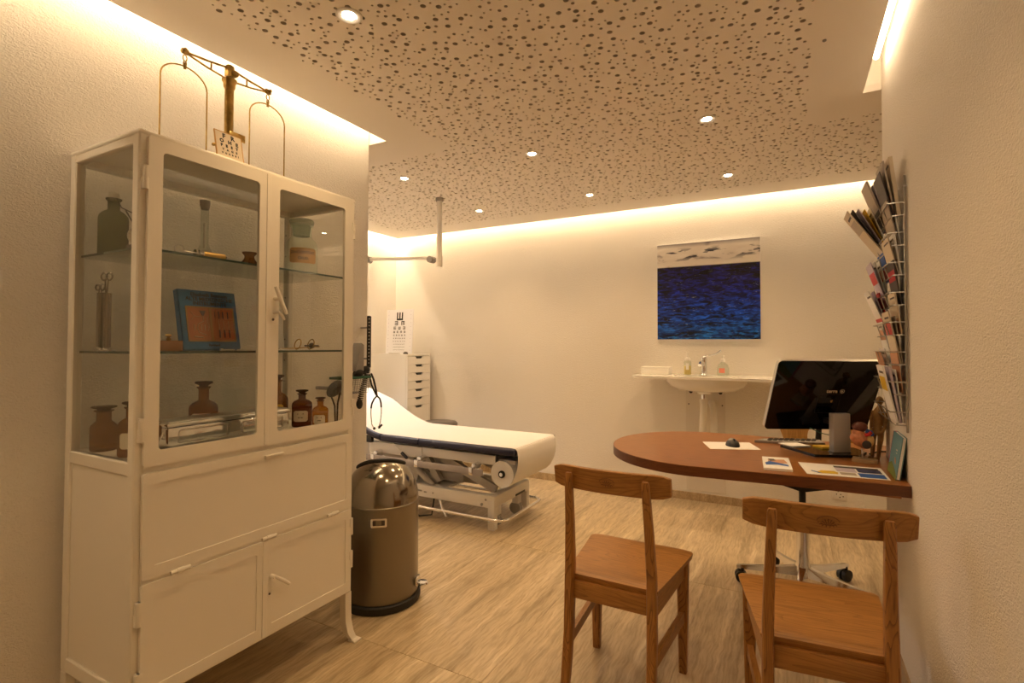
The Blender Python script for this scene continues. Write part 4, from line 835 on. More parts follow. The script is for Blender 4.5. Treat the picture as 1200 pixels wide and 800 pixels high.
lo = bpy.data.objects.new('exam_beam', ld); COL.objects.link(lo); lo.parent = t; lo.location = Vector((-3.33, PY, AZ - .10)) - Vector((PX, PY, ZS)); lo.rotation_euler = (math.radians(-14), math.radians(-18), 0)

# ------------------------------------------------------------------ painting and basin
t = thing('sea_painting', 'square canvas painting of dark blue sea under pale sky', 'painting', (-.59, YB, 1.29)); pa = (-.980, -.203, 1.288, 2.072)
build(G().box((pa[0], YB - .034, pa[2]), (pa[1], YB - .001, pa[3])), 'stretcher', 'sheet', t, 0)
build(G().box((pa[0] + .004, YB - .0355, pa[2] + .004), (pa[1] - .001, YB - .0335, pa[3] - .001)), 'canvas', 'seap', t, 0)

t = thing('washbasin', 'long white ceramic wall basin below the painting', 'basin', (-.57, 4.15, .89))
n = 40; el = lambda rx, ry: [(-.57 + rx * math.cos(2 * PI * k / n), 4.135 + ry * math.sin(2 * PI * k / n)) for k in range(n)]
def sq(x0, y0, x1, y1):
    out = []
    for k in range(n):
        a = 2 * PI * k / n; c, s = math.cos(a), math.sin(a); cx, cy_ = -.57, 4.135
        tx = ((x1 - cx) if c > 0 else (cx - x0)) / max(1e-6, abs(c)); ty = ((y1 - cy_) if s > 0 else (cy_ - y0)) / max(1e-6, abs(s)); q = min(tx, ty); out.append((cx + c * q, cy_ + s * q))
    return out
build(G().ring(sq(-1.085, 3.93, -.02, 4.379), el(.235, .145), .994, 1.012), 'basin_top', 'ceramic', t, 30)
prof = [(1, 1.0), (.97, .97), (.9, .94), (.72, .908), (.45, .896), (.12, .892)]
vs = []
for s, z in prof: vs += [(-.57 + .30 * s * math.cos(2 * PI * k / n), 4.14 + .20 * s * math.sin(2 * PI * k / n), z) for k in range(n)]
for s, z in prof[::-1]: vs += [(-.57 + .262 * s * math.cos(2 * PI * k / n), 4.135 + .165 * s * math.sin(2 * PI * k / n), z + .012 if z < .99 else z + .008) for k in range(n)]
R_ = len(prof) * 2
build(G().add(vs, [(r * n + k, r * n + (k + 1) % n, (r + 1) * n + (k + 1) % n, (r + 1) * n + k) for r in range(R_ - 1) for k in range(n)]), 'bowl', 'ceramic', t, 50)
build(G().lathe([(.055, .90), (.052, .872), (.028, .868)], (-.595, 4.2, 0), 24), 'drain_collar', 'ceramic', t)
build(G().cyl((-.595, 4.2, .83), (-.595, 4.2, .872), .020, n=18), 'drain_nut', 'chrome', t)
build(G().lathe([(.018, .835), (.030, .828), (.031, .805), (.024, .79), (.022, .78)], (-.595, 4.2, 0), 20).tube([(-.595, 4.2, .80), (-.605, 4.21, .60), (-.605, 4.21, .40), (-.59, 4.22, .355), (-.56, 4.24, .34), (-.535, 4.25, .36), (-.53, 4.25, .42), (-.53, 4.25, .70), (-.535, 4.27, .76), (-.55, 4.31, .79), (-.56, 4.371, .79)], .026, 14), 'waste_trap', 'wplas', t)
build(G().sphere((-.69, 4.2, .885), .014).sphere((-.475, 4.2, .885), .014), 'mounting_bolt', 'black', t)
t = thing('access_panel', 'flat grey wall panel behind the basin drain', 'panel', (-.608, YB, .45))
build(G().box((-.757, YB - .006, .08), (-.460, YB - .0005, .875), .001, 1), 'plate', mat('panel grey', (.74, .70, .64), .6), t)
g = G()
for x in (-.735, -.482):
    for z in (.77, .2): g.cyl((x, YB - .008, z), (x, YB - .005, z), .006, n=8)
build(g, 'screw', 'dark', t)
ZB = 1.0125
t = thing('mixer_tap', 'chrome elbow lever mixer tap on the basin', 'tap', (-.605, 4.27, ZB))
build(G().lathe([(.028, 0), (.028, .006), (.024, .010), (.024, .10), (.026, .115), (.024, .135), (.012, .142), (.0001, .143)], (-.605, 4.27, ZB), 24).tube([(-.605, 4.27, ZB + .08), (-.61, 4.21, ZB + .10), (-.612, 4.14, ZB + .095), (-.612, 4.12, ZB + .08)], [.018, .016, .014, .013], 14), 'body', 'chrome', t)
build(G().tube([(-.605, 4.268, ZB + .14), (-.58, 4.25, ZB + .148), (-.52, 4.235, ZB + .160), (-.48, 4.225, ZB + .182), (-.468, 4.222, ZB + .19)], [.008, .006, .006, .008, .009], 10), 'lever', 'chrome', t)
build(G().cyl((-.605, 4.245, ZB + .045), (-.605, 4.2445, ZB + .075), .012, n=12), 'badge', 'oblue', t) if False else None
t = thing('soap_dispenser', 'slim pump bottle of yellow soap on the basin', 'bottle', (-.742, 4.25, ZB))
build(G().lathe([(.026, 0), (.028, .004), (.028, .10), (.022, .112), (.012, .115)], (-.722, 4.25, ZB), 20), 'body', 'clear', t); build(G().lathe([(.024, .002), (.0262, .004), (.0262, .07), (.0001, .07)], (-.722, 4.25, ZB), 18), 'soap', mat('yellow soap', (.75, .60, .22), .3), t)
build(G().lathe([(.022, .112), (.020, .13), (.008, .138), (.006, .165), (.011, .168), (.009, .176)], (-.722, 4.25, ZB), 16), 'pump', 'wplas', t); build(G().box((-.73, 4.2205, ZB + .04), (-.708, 4.2225, ZB + .09)), 'label', 'sheet', t)
t = thing('disinfectant_bottle', 'clear pump bottle with pink label on the basin', 'bottle', (-.465, 4.25, ZB))
build(G().lathe([(.040, 0), (.043, .004), (.043, .055), (.034, .085), (.014, .10), (.012, .108)], (-.462, 4.25, ZB), 24), 'body', 'clear', t); build(G().lathe([(.016, .104), (.016, .125), (.007, .13), (.006, .145), (.013, .148), (.011, .156)], (-.462, 4.25, ZB), 16), 'pump', 'wplas', t)
build(G().box((-.485, 4.2045, ZB + .022), (-.445, 4.2065, ZB + .058)), 'label', 'pinks', t)
t = thing('towel_box', 'low white paper towel box on the basin edge', 'box', (-.955, 4.2, ZB))
build(G().box((-1.06, 4.14, ZB), (-.846, 4.26, ZB + .046), .003), 'box', 'wplas', t); build(G().box((-1.062, 4.138, ZB + .046), (-.844, 4.262, ZB + .060), .003), 'lid', 'wplas', t)
t = thing('wall_socket', 'white triple wall socket low on the back wall', 'socket', (.29, YB, .185))
build(G().box((.250, YB - .010, .148), (.335, YB - .0005, .226), .003), 'plate', 'wplas', t)
g = G()
for x, z in ((.285, .205), (.30, .185), (.275, .185), (.295, .165), (.315, .172)): g.cyl((x, YB - .0115, z), (x, YB - .009, z), .004, n=10)
build(g, 'socket_hole', 'black', t)

# ------------------------------------------------------------------ desk and what is on it
DZ = .76
CAMP = Vector((0, 0, 1.24))
def at(x, y, d): return CAMP + (_fw + _rt * ((x - 600) / F) - _up * ((y - 400 - SHY) / F)) * d   # photo pixel at a chosen depth
arc = [(-.36 + .43 * math.cos(a), 2.61 + .445 * math.sin(a)) for a in [PI / 2 + PI * k / 32 for k in range(33)]]
poly = [(XR - .001, 2.222), (XR - .001, YRE + .0), (XR - .001, YRE + .012), (.62, YRE + .012), (.62, 3.068)] + arc
t = thing('desk', 'reddish wood desk peninsula with rounded end fixed to right wall', 'desk', (-.2, 2.61, DZ - .04))
build(G().prism(poly, DZ - .040, DZ, None), 'desk_top', 'desk', t, 30)
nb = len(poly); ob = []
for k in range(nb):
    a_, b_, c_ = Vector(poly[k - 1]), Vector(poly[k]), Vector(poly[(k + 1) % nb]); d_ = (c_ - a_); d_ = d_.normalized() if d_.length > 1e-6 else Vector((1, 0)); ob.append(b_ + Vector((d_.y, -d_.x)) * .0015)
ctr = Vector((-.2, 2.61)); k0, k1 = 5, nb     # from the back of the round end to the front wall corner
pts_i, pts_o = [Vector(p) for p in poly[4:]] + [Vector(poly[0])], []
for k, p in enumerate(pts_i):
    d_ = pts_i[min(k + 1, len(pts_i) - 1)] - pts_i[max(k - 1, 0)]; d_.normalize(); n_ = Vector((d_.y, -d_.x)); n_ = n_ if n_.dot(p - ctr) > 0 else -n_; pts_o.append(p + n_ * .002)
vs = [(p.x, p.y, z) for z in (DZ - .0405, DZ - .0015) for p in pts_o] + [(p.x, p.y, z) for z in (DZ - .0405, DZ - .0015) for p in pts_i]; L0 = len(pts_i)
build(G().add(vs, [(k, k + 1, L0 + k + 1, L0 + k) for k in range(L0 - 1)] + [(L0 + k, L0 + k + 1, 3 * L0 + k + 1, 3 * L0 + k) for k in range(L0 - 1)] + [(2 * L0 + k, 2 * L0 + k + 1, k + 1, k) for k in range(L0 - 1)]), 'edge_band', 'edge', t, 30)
build(G().box((-.33, 2.30, DZ - .043), (-.24, 2.9, DZ - .038), .001, 1).box((.02, 2.215, DZ - .045), (.33, 2.30, DZ - .038), .001, 1), 'under_plate', 'desk', t)
build(G().box((XR - .03, 2.50, DZ - .07), (XR - .001, 2.74, DZ - .041), .002), 'wall_bracket', 'steel', t)
def flat(name, label, cat, corners, th, m, z=DZ, parent=None):
    g = G().prism([(x, y) for x, y in corners], z + .0003, z + .0003 + th)
    return tag(build(g, name, m), label, cat) if parent is None else build(g, name, m, parent)
def lerp2(c, u, v):  # corners TL,TR,BR,BL
    a = Vector(c[0]).lerp(Vector(c[1]), u); b = Vector(c[3]).lerp(Vector(c[2]), u); p = a.lerp(b, v); return (p.x, p.y)
flat('paper_sheet', 'blank white paper sheet under the mouse', 'paper', [(-.396, 2.738), (-.188, 2.829), (-.127, 2.659), (-.336, 2.565)], .0006, 'sheet')
t = thing('computer_mouse', 'black and grey computer mouse on the blank sheet', 'mouse', (-.255, 2.695, DZ))
mm = Matrix.Translation((-.252, 2.70, DZ + .001)) @ Matrix.Rotation(math.radians(200), 4, 'Z')
g = G().sphere((0, 0, .0), .5, 20, 12, (.062, .10, .066)); g.v = [mm @ Vector((p.x, p.y, max(p.z, 0))) for p in g.v]; build(g, 'body', 'black', t, 60)
g = G().sphere((0, -.004, .0015), .5, 20, 12, (.055, .082, .0695)); g.v = [mm @ Vector((p.x, p.y, max(p.z, .003))) for p in g.v]; build(g, 'top_shell', 'grey', t, 60)
build(G().cyl(mm @ Vector((-.004, .022, .029)), mm @ Vector((.004, .022, .029)), .008, n=14), 'wheel', 'black', t)
c = [(-.114, 2.46), (-.015, 2.477), (.001, 2.251), (-.098, 2.235)]
t = thing('photo_booklet', 'small white booklet with a portrait and blue band on desk', 'booklet', (-.055, 2.355, DZ)); flat('pages', '', '', c, .009, 'sheet', parent=t)
def pr_(c, pts, z, m, nm, t): build(G().prism([lerp2(c, u, v) for u, v in pts], z, z + .0004), nm, m, t)
pr_(c, [(.2, .28), (.8, .2), (.9, .5), (.45, .62), (.2, .5)], DZ + .0094, 'skin', 'portrait_print', t); pr_(c, [(.08, .55), (.25, .42), (.9, .65), (.9, .78), (.5, .68), (.1, .74)], DZ + .0099, 'bluep', 'blue_print', t); pr_(c, [(.2, .2), (.42, .2), (.5, .32), (.28, .4)], DZ + .0099, 'dark', 'hair_print', t)
c = [(.02, 2.451), (.304, 2.482), (.309, 2.28), (.048, 2.245)]
t = thing('info_leaflet', 'large white leaflet with yellow and blue print near desk edge', 'leaflet', (.17, 2.36, DZ)); flat('page', '', '', c, .0012, 'sheet', parent=t)
pr_(c, [(.14, .80), (.22, .62), (.38, .60), (.42, .72), (.40, .84), (.2, .86)], DZ + .0016, 'yelp', 'yellow_print', t); pr_(c, [(.42, .22), (.66, .22), (.66, .60), (.42, .60)], DZ + .0016, 'lilac', 'photo_print', t); pr_(c, [(.42, .12), (.95, .12), (.95, .26), (.42, .26)], DZ + .0019, 'dark', 'title_print', t)
pr_(c, [(.68, .26), (.96, .26), (.96, .56), (.68, .56)], DZ + .0016, 'navyp', 'photo_print', t); pr_(c, [(.66, .62), (.97, .62), (.97, .95), (.66, .95)], DZ + .0016, 'bluep', 'blue_panel', t); pr_(c, [(.44, .66), (.63, .66), (.63, .86), (.44, .86)], DZ + .0016, 'mush', 'text_print', t); pr_(c, [(.08, .72), (.16, .86), (.2, .86), (.10, .68)], DZ + .002, 'bluep', 'blue_print', t)

# all-in-one screen seen from behind, tilted on an aluminium foot
TL, TR, BL, BR = at(911, 423, 2.26), at(1037, 424, 2.26), at(898, 502.5, 2.39), at(1017.5, 503, 2.39)
ux = ((TR - TL) + (BR - BL)).normalized(); vz = ((TL - BL) + (TR - BR)); vz = (vz - ux * vz.dot(ux)).normalized(); nz = ux.cross(vz)
cen = (TL + TR + BL + BR) / 4; HW = ((TR - TL).length + (BR - BL).length) / 4; HH = ((TL - BL).length + (TR - BR).length) / 4
if nz.dot(CAMP - cen) < 0: nz = -nz
t = thing('computer_screen', 'black glossy computer screen on aluminium foot seen from behind', 'monitor', (.17, 2.72, DZ))
mf = lambda u, v, w_: cen + ux * u + vz * v + nz * w_
build(G().prism(rrect(-HW, -HH, HW, HH, .018, 5), -.006, 0, mf), 'back_cover', 'gloss', t, 30)
build(G().ring(rrect(-HW - .0005, -HH - .0005, HW + .0005, HH + .0005, .0185, 5), rrect(-HW + .004, -HH + .004, HW - .004, HH - .004, .016, 5), -.024, -.005, mf), 'bezel', 'steel', t, 30)
build(G().prism(rrect(-HW + .006, -HH + .006, HW - .006, HH - .006, .014, 5), -.028, -.010, mf), 'screen_glass', 'gloss', t, 30)
u0 = .045
build(G().ring(rrect(u0 - .072, -.085, u0 + .030, .012, .003, 5), rrect(u0 - .070, -.083, u0 + .028, .010, .003, 5), .0001, .0012, mf), 'cover_seam', 'black', t)
for s, du_, sz in (('terra', 0, .024),): build(text_g(s, sz, lambda a, b, c_: mf(u0 - .015 - a * -1 if True else 0, .026 + b, .0008), 0, bold=.0009), 'lettering', 'cream', t, 0)
build(G().tube([mf(u0 + .030 + .009 * math.cos(q), .026 + .009 * math.sin(q), .0012) for q in [2 * PI * k / 16 for k in range(16)]], .0012, 6, True).prism([(u0 + .029, .020), (u0 + .034, .026), (u0 + .029, .031), (u0 + .025, .026)], .0004, .0014, mf), 'logo', 'cream', t)
build(G().prism([(u0 - .012, -.022), (u0 - .002, -.018), (u0 - .003, -.028), (u0 - .007, -.032)], .0004, .0014, mf), 'sticker', 'tan', t)
rz = Matrix.Translation((.185, 2.712, DZ)) @ Matrix.Rotation(YAW, 4, 'Z')
build(G().box((-.038, -.017, .012), (.038, .017, .183), .003, 2, rz), 'stand_column', 'alus', t)
build(G().box((-.03, .01, .13), (.03, .075, .155), .004, 2, rz), 'hinge', 'black', t)
build(G().prism([(-.05, 2.775), (.085, 2.60), (.25, 2.665), (.29, 2.77), (.25, 2.86), (.05, 2.86)], DZ + .0003, DZ + .012), 'stand_foot', 'gloss', t)
build(G().box((-.042, -.021, .006), (.042, .021, .014), .002, 1, rz), 'column_shoe', 'black', t)
build(G().tube([mf(-.03, -HH + .01, .004), mf(.02, -HH - .012, .012), mf(.06, -HH - .018, .02), (.165, 2.735, DZ + .10)], .0022, 6), 'cable', 'green', t)
t = thing('keyboard', 'flat grey keyboard lying behind the screen foot', 'keyboard', (.0, 2.90, DZ))
kp = [(-.165, 2.845), (-.12, 2.925), (.12, 3.02), (.14, 2.935), (-.04, 2.865)]
build(G().prism(kp, DZ + .0003, DZ + .012), 'case', 'grey', t)
g = G()
for i in range(9):
    for j in range(3): q = Vector((-.10 + i * .024 + j * .003, 2.885 + i * .0105 + j * .022, 0)); g.box((q.x - .009, q.y - .008, DZ + .012), (q.x + .009, q.y + .008, DZ + .0155))
build(g, 'keys', 'black', t)
tag(build(G().prism([(-.06, 2.80), (.02, 2.855), (.075, 2.79), (.0, 2.735)], DZ + .0125, DZ + .016), 'note_pad', 'sheet'), 'white note pad lying on the black screen foot', 'note pad')
tag(build(G().prism([(.085, 2.80), (.16, 2.835), (.19, 2.79), (.12, 2.755)], DZ + .0125, DZ + .020), 'note_pad', 'yelp'), 'yellowish note pad behind the aluminium column', 'note pad')
tag(build(G().tube([(.30, 2.77, DZ + .004), (.315, 2.80, DZ + .004), (.345, 2.86, DZ + .004), (.40, 2.88, DZ + .004)], .0035, 8), 'power_cable', 'rubber'), 'black cable running behind the carved figure', 'cable')

# heart model
hx, hy = .257, 2.60
t = thing('heart_model', 'coloured anatomical heart model on small stand', 'model', (hx, hy, DZ))
build(G().prism([(hx - .04, hy - .03), (hx + .045, hy - .042), (hx + .055, hy + .01), (hx - .03, hy + .03)], DZ + .0003, DZ + .014), 'base', mat('model base', (.40, .30, .18), .5), t)
build(G().cyl((hx, hy, DZ + .012), (hx - .002, hy, DZ + .07), .003, n=8), 'post', 'steel', t)
def remesh(o, vs_=.003):
    m_ = o.modifiers.new('remesh', 'REMESH'); m_.mode = 'VOXEL'; m_.voxel_size = vs_; m_.use_smooth_shade = True
    s_ = o.modifiers.new('smooth', 'SMOOTH'); s_.iterations = 4; s_.factor = .5; return o
remesh(build(G().sphere((hx - .008, hy, DZ + .095), .033, sc=(1, .9, 1.0)).sphere((hx + .008, hy, DZ + .078), .026, sc=(1, .9, 1)).sphere((hx - .016, hy, DZ + .118), .022).sphere((hx - .03, hy - .01, DZ + .10), .016), 'heart_muscle', 'fleshm', t))
build(G().sphere((hx - .008, hy, DZ + .143), .027, sc=(1.05, .95, .8)), 'heart_cap', 'maroon', t, 60)
build(G().tube([(hx + .012, hy - .008, DZ + .13), (hx + .028, hy - .012, DZ + .124), (hx + .034, hy - .01, DZ + .112)], [.009, .010, .008], 10), 'vein', 'oblue', t, 60); build(G().tube([(hx + .008, hy - .016, DZ + .112), (hx + .022, hy - .02, DZ + .118), (hx + .03, hy - .02, DZ + .128)], [.007, .007, .006], 10), 'artery', 'ored', t, 60)
build(G().sphere((hx + .024, hy - .004, DZ + .09), .022, sc=(.8, .9, 1.2)), 'fat_layer', 'oyel', t, 60); build(G().lathe([(.016, -.002), (.017, .001), (.010, .003), (.0001, .003)], (hx + .012, hy - .028, DZ + .075), 18, axis=(.2, -1, .1)), 'chamber', 'dark', t)

# carved standing figure
fx_, fy_ = .322, 2.685
t = thing('carved_figure', 'brown carved standing figure leaning against wall by magazine rack', 'statuette', (fx_, fy_, DZ))
lean = Vector((.075, .0, .93)); lean = lean / lean.length; sdv = Vector((.80, -.60, 0)).normalized()
def fg(s, h, d=0): return Vector((fx_ - .012, fy_, DZ)) + lean * h + sdv * s + Vector((-.6, -.8, 0)) * d
g = G()
for s in (-1, 1):
    g.tube([fg(s * .012, .0, .006), fg(s * .012, .012), fg(s * .013, .05), fg(s * .015, .085), fg(s * .013, .12)], [.006, .007, .009, .011, .013], 12)
    g.tube([fg(s * .022, .205), fg(s * .029, .17), fg(s * .027, .135), fg(s * .021, .11, .006)], [.008, .0075, .006, .006], 10); g.tube([fg(s * .012, .004), fg(s * .012, .004, .022)], .008, 10)
g.tube([fg(0, .105), fg(0, .135), fg(0, .165), fg(0, .195), fg(0, .212), fg(0, .225)], [.019, .016, .018, .023, .018, .008], 16); g.tube([fg(0, .215), fg(0, .235)], .008, 12)
hd_ = fg(0, .250, .003); g.sphere(hd_, .0165, sc=(.85, .9, 1.15)); g.sphere(fg(0, .247, .017), .004)
for s in (-1, 1): g.sphere(fg(s * .0135, .249), .004)
remesh(build(g, 'body', 'mud', t), .0024)
build(G().tube([fg(s_, .265, 0) for s_ in (-.004, -.004)] if False else [fg(-.006, .262), fg(-.010, .30)], .0008, 5).tube([fg(.004, .262), fg(.004, .302)], .0008, 5), 'needle', 'steel', t)
g = G(); g.sphere(fg(-.007, .253, .0165), .0022).sphere(fg(.007, .253, .0165), .0022); build(g, 'eye', 'dark', t)
# book standing against the right wall
t = thing('standing_book', 'thin teal book with pink spine leaning on the right wall', 'book', (.335, 2.38, DZ))
def sb(u, v, w_): return Vector((.326 + .022 * v / .15 - w_, 2.292 + u, DZ + .0008 + v))
build(G().prism(rrect(0, 0, .182, .152), -.001, .0015, sb).prism(rrect(0, 0, .182, .152), -.012, -.0095, sb), 'cover', 'teal', t); build(G().prism(rrect(.001, .002, .178, .150), -.0095, -.001, sb), 'page_block', 'sheet', t)
build(G().prism(rrect(.180, 0, .184, .152), -.012, .002, sb), 'spine', 'magenta', t); build(G().prism([(.0, .0), (.18, .0), (.18, .03), (.12, .046), (.05, .03), (0, .012)], .0016, .002, sb), 'meadow_print', 'grass', t); build(G().sphere(sb(.055, .06, .003), .010, 10, 8, (.15, 1, 1.4)), 'figure_print', 'skin', t)
for q in ((.05, .095, .075, .099), (.05, .085, .068, .088)): build(G().prism(rrect(*q), .0016, .002, sb), 'title_print', 'white2', t)

# ------------------------------------------------------------------ office chair behind the desk
ox, oy = .043, 3.06
t = thing('office_chair', 'swivel chair with chrome star base and plywood back behind desk', 'chair', (ox, oy, 0))
for k in range(5):
    a = math.radians(192 + 72 * k); d = Vector((math.cos(a), math.sin(a), 0)); E_ = Vector((ox, oy, .078)) + d * .30
    ar = G(); s = Vector((-d.y, d.x, 0)); vs = []
    for q, (hw_, zt_, zb_) in ((.02, (.026, .118, .07)), (.12, (.020, .102, .072)), (.30, (.014, .088, .07)), (.315, (.010, .084, .072))):
        p = Vector((ox, oy, 0)) + d * q; vs += [p - s * hw_ + Vector((0, 0, zb_)), p + s * hw_ + Vector((0, 0, zb_)), p + s * hw_ * .6 + Vector((0, 0, zt_)), p - s * hw_ * .6 + Vector((0, 0, zt_))]
    ar.add(vs, [(4 * i + j, 4 * i + (j + 1) % 4, 4 * i + 4 + (j + 1) % 4, 4 * i + 4 + j) for i in range(3) for j in range(4)] + [(3, 2, 1, 0), (12, 13, 14, 15)])
    b_ = build(ar, 'base_arm', 'chrome', t, 50)
    c_ = Vector((ox, oy, .030)) + d * .292; build(G().cyl(c_ - s * .024, c_ - s * .004, .030, n=18).cyl(c_ + s * .004, c_ + s * .024, .030, n=18).box(c_ - Vector((.014, .014, 0)), c_ + Vector((.014, .014, .046)), .004), 'caster', 'black', b_)
build(G().lathe([(.036, .07), (.036, .12), (.030, .135), (.030, .33), (.022, .335), (.022, .36)], (ox, oy, 0), 24), 'column_sleeve', 'chrome', t); build(G().cyl((ox, oy, .34), (ox, oy, .545), .016, n=18), 'gas_spring', 'black', t)
build(G().prism([(-.10, .565), (-.06, .545), (.0, .530), (.03, .522), (.06, .522), (.09, .530), (.15, .545), (.19, .565)], oy - .12, oy + .10, lambda u, v, w_: (u, w_, v)), 'tilt_mechanism', 'black', t)
build(G().prism(rrect(ox - .21, oy - .2, ox + .21, oy + .2, .07, 6), .566, .580), 'seat_shell', 'ply', t); build(G().box((ox - .20, oy - .19, .580), (ox + .20, oy + .19, .615), .02, 3), 'seat_cushion', 'black', t)
bx0, bx1 = -.06, .33
ang = [PI * k / 10 for k in range(11)]
po = [(bx0 + .02, .70), (.075, .70)] + [(.165 - .075 * math.cos(a) * (1.2 if True else 1), .74 + .075 * math.sin(a)) for a in ang] + [(.255, .70), (bx1 - .02, .70), (bx1, .76), (bx1, 1.06), (bx1 - .04, 1.12), (bx0 + .04, 1.12), (bx0, 1.06), (bx0, .76)]
build(G().prism(po, 3.36, 3.374, lambda u, v, w_: (u, w_ + .35 * (u - .135) ** 2 * -1, v)), 'backrest', 'ply', t, 0)
build(G().tube([(ox + .02, oy + .05, .56), (ox + .05, oy + .22, .55), (ox + .08, oy + .32, .60), (ox + .09, oy + .325, .80), (ox + .09, oy + .322, .95)], [.018, .018, .018, .014, .012], 10), 'back_support', 'black', t)

# ------------------------------------------------------------------ two wooden chairs
def wooden_chair(label, x, y, rz, emblem_name):
    t = thing('wooden_chair', label, 'chair', (x, y, 0), rz, 'wooden visitor chairs', local=True)
    n = 14; zs_ = .446; th = .026
    # dished seat
    g = G(); U = 12; V = 10; vs = []
    def outline(v):   # half width at depth v (0 front, 1 back)
        hw_ = .208 + (.160 - .208) * v
        if v < .05: hw_ -= .016 * (1 - v / .05) ** 2
        return hw_
    for j in range(V + 1):
        v = (0, .012, .05, .15, .3, .45, .6, .75, .88, .97, 1)[j]
        for i in range(U + 1):
            u = -1 + 2 * i / U; dish = -.007 * max(0, 1 - (u * .95) ** 4) * max(0, 1 - ((v - .55) / .42) ** 4); e = -.004 if i in (0, U) or j in (0, V) else 0
            vs.append((u * outline(v), -v * .400 - (.010 * (1 - u * u) * -1 if v == 1 else 0) * 0, zs_ + dish + e))
    W_ = U + 1; K = len(vs); vs += [(p[0] * .975, p[1] * .98 - .003, zs_ - th) for p in vs]
    fs = [(j * W_ + i, j * W_ + i + 1, (j + 1) * W_ + i + 1, (j + 1) * W_ + i) for j in range(V) for i in range(U)]; fs += [tuple(K + a for a in f[::-1]) for f in fs]
    bd = [i for i in range(W_)] + [j * W_ + U for j in range(1, V + 1)] + [V * W_ + i for i in range(U - 1, -1, -1)] + [j * W_ for j in range(V - 1, 0, -1)]
    fs += [(bd[k], K + bd[k], K + bd[(k + 1) % len(bd)], bd[(k + 1) % len(bd)]) for k in range(len(bd))]
    build(g.add(vs, fs), 'seat', 'pinex', t, 40)
    def leg(pts, nm='leg', m='pinez'):   # pts: (u, v, z, half u, half v)
        g = G(); vs = []
        for u, v, z, a, b in pts:
            c_ = .25; vs += [(u - a, v - b + b * c_, z), (u - a + a * c_, v - b, z), (u + a - a * c_, v - b, z), (u + a, v - b + b * c_, z), (u + a, v + b - b * c_, z), (u + a - a * c_, v + b, z), (u - a + a * c_, v + b, z), (u - a, v + b - b * c_, z)]
        N_ = len(pts); g.add(vs, [(8 * k + j, 8 * k + (j + 1) % 8, 8 * k + 8 + (j + 1) % 8, 8 * k + 8 + j) for k in range(N_ - 1) for j in range(8)] + [tuple(range(8))[::-1], tuple(range(8 * N_ - 8, 8 * N_))]); return build(g, nm, m, t, 40)
    for s in (-1, 1):
        leg([(s * .172, -.048, 0, .014, .014), (s * .172, -.046, .15, .017, .018), (s * .172, -.045, .42, .021, .023)])
        leg([(s * .148, -.455, 0, .0135, .014), (s * .146, -.435, .10, .0145, .017), (s * .144, -.412, .25, .015, .020), (s * .143, -.405, .40, .015, .022), (s * .142, -.405, .48, .0145, .021), (s * .138, -.418, .62, .0135, .016), (s * .134, -.436, .74, .0125, .013), (s * .132, -.444, .795, .012, .010), (s * .132, -.446, .803, .009, .007)], 'back_post')
    build(G().box((-.155, -.030, .355), (.155, -.050, .42), .002), 'front_apron', 'pinex', t); build(G().box((-.134, -.390, .360), (.134, -.408, .42), .002), 'back_apron', 'pinex', t)
    for s in (-1, 1):
        a, b = Vector((s * .172, -.06)), Vector((s * .147, -.40)); d = (b - a).normalized(); nn = Vector((-d.y, d.x)) * .009
        for nm, z0, z1 in (('side_apron', .360, .42), ('side_stretcher', .195, .232)):
            q0, q1 = a + nn, a - nn; q2, q3 = b - nn, b + nn; build(G().prism([q0, q1, q2, q3], z0, z1), nm, 'piney', t, 0)
    rail = G(); N_ = 16; vs = []
    def rv(u): return -.424 + .030 * (u / .204) ** 2
    for k in range(N_ + 1):
        u = -.204 + .408 * k / N_; zc_, hh = .781, .040
        e = min(k, N_ - k); hh = (.030, .038, .040)[e] if e < 3 else .040
        lean_ = .006
        for dv in (-.010, .010):
            vs += [(u, rv(u) + dv + lean_, zc_ - hh), (u, rv(u) + dv - lean_, zc_ + hh - .003 * 0)]
    fs = []
    for k in range(N_):
        a, b = 4 * k, 4 * k + 4; fs += [(a, a + 1, b + 1, b), (a + 2, b + 2, b + 3, a + 3), (a, b, b + 2, a + 2), (a + 1, a + 3, b + 3, b + 1)]
    fs += [(0, 2, 3, 1), (4 * N_, 4 * N_ + 1, 4 * N_ + 3, 4 * N_ + 2)]
    r_ = build(rail.add(vs, fs), 'top_rail', 'pinex', t, 50)
    bvl = r_.modifiers.new('bevel', 'BEVEL'); bvl.width = .003; bvl.segments = 2; bvl.limit_method = 'ANGLE'
    g = G(); ue = .0
    em = lambda u, v: (u, rv(u) - .0102 - v * .15, .781 + v)
    g.tube([em(.026 * math.cos(q), .015 * math.sin(q)) for q in [PI * (.05 + .9 * k / 14) for k in range(15)]], .0013, 5)
    for k in range(7):
        q = PI * (k + .5) / 7; g.tube([em(.004 * math.cos(q), -.010), em(.018 * math.cos(q), -.010 + .018 * math.sin(q))], [.0008, .0018], 5)
    for k in range(8): q = PI * (1.1 + .8 * k / 7); g.tube([em(.026 * math.cos(q), .015 * math.sin(q)), em(.022 * math.cos(q), .011 * math.sin(q))], .0012, 5)
    build(g, 'emblem', 'carve', r_)
    return t
wooden_chair('pine visitor chair standing at the rounded desk end', -.544, 2.115, -.008, 'emblem')
wooden_chair('pine visitor chair standing closest to the right wall', .032, 2.023, .113, 'emblem')

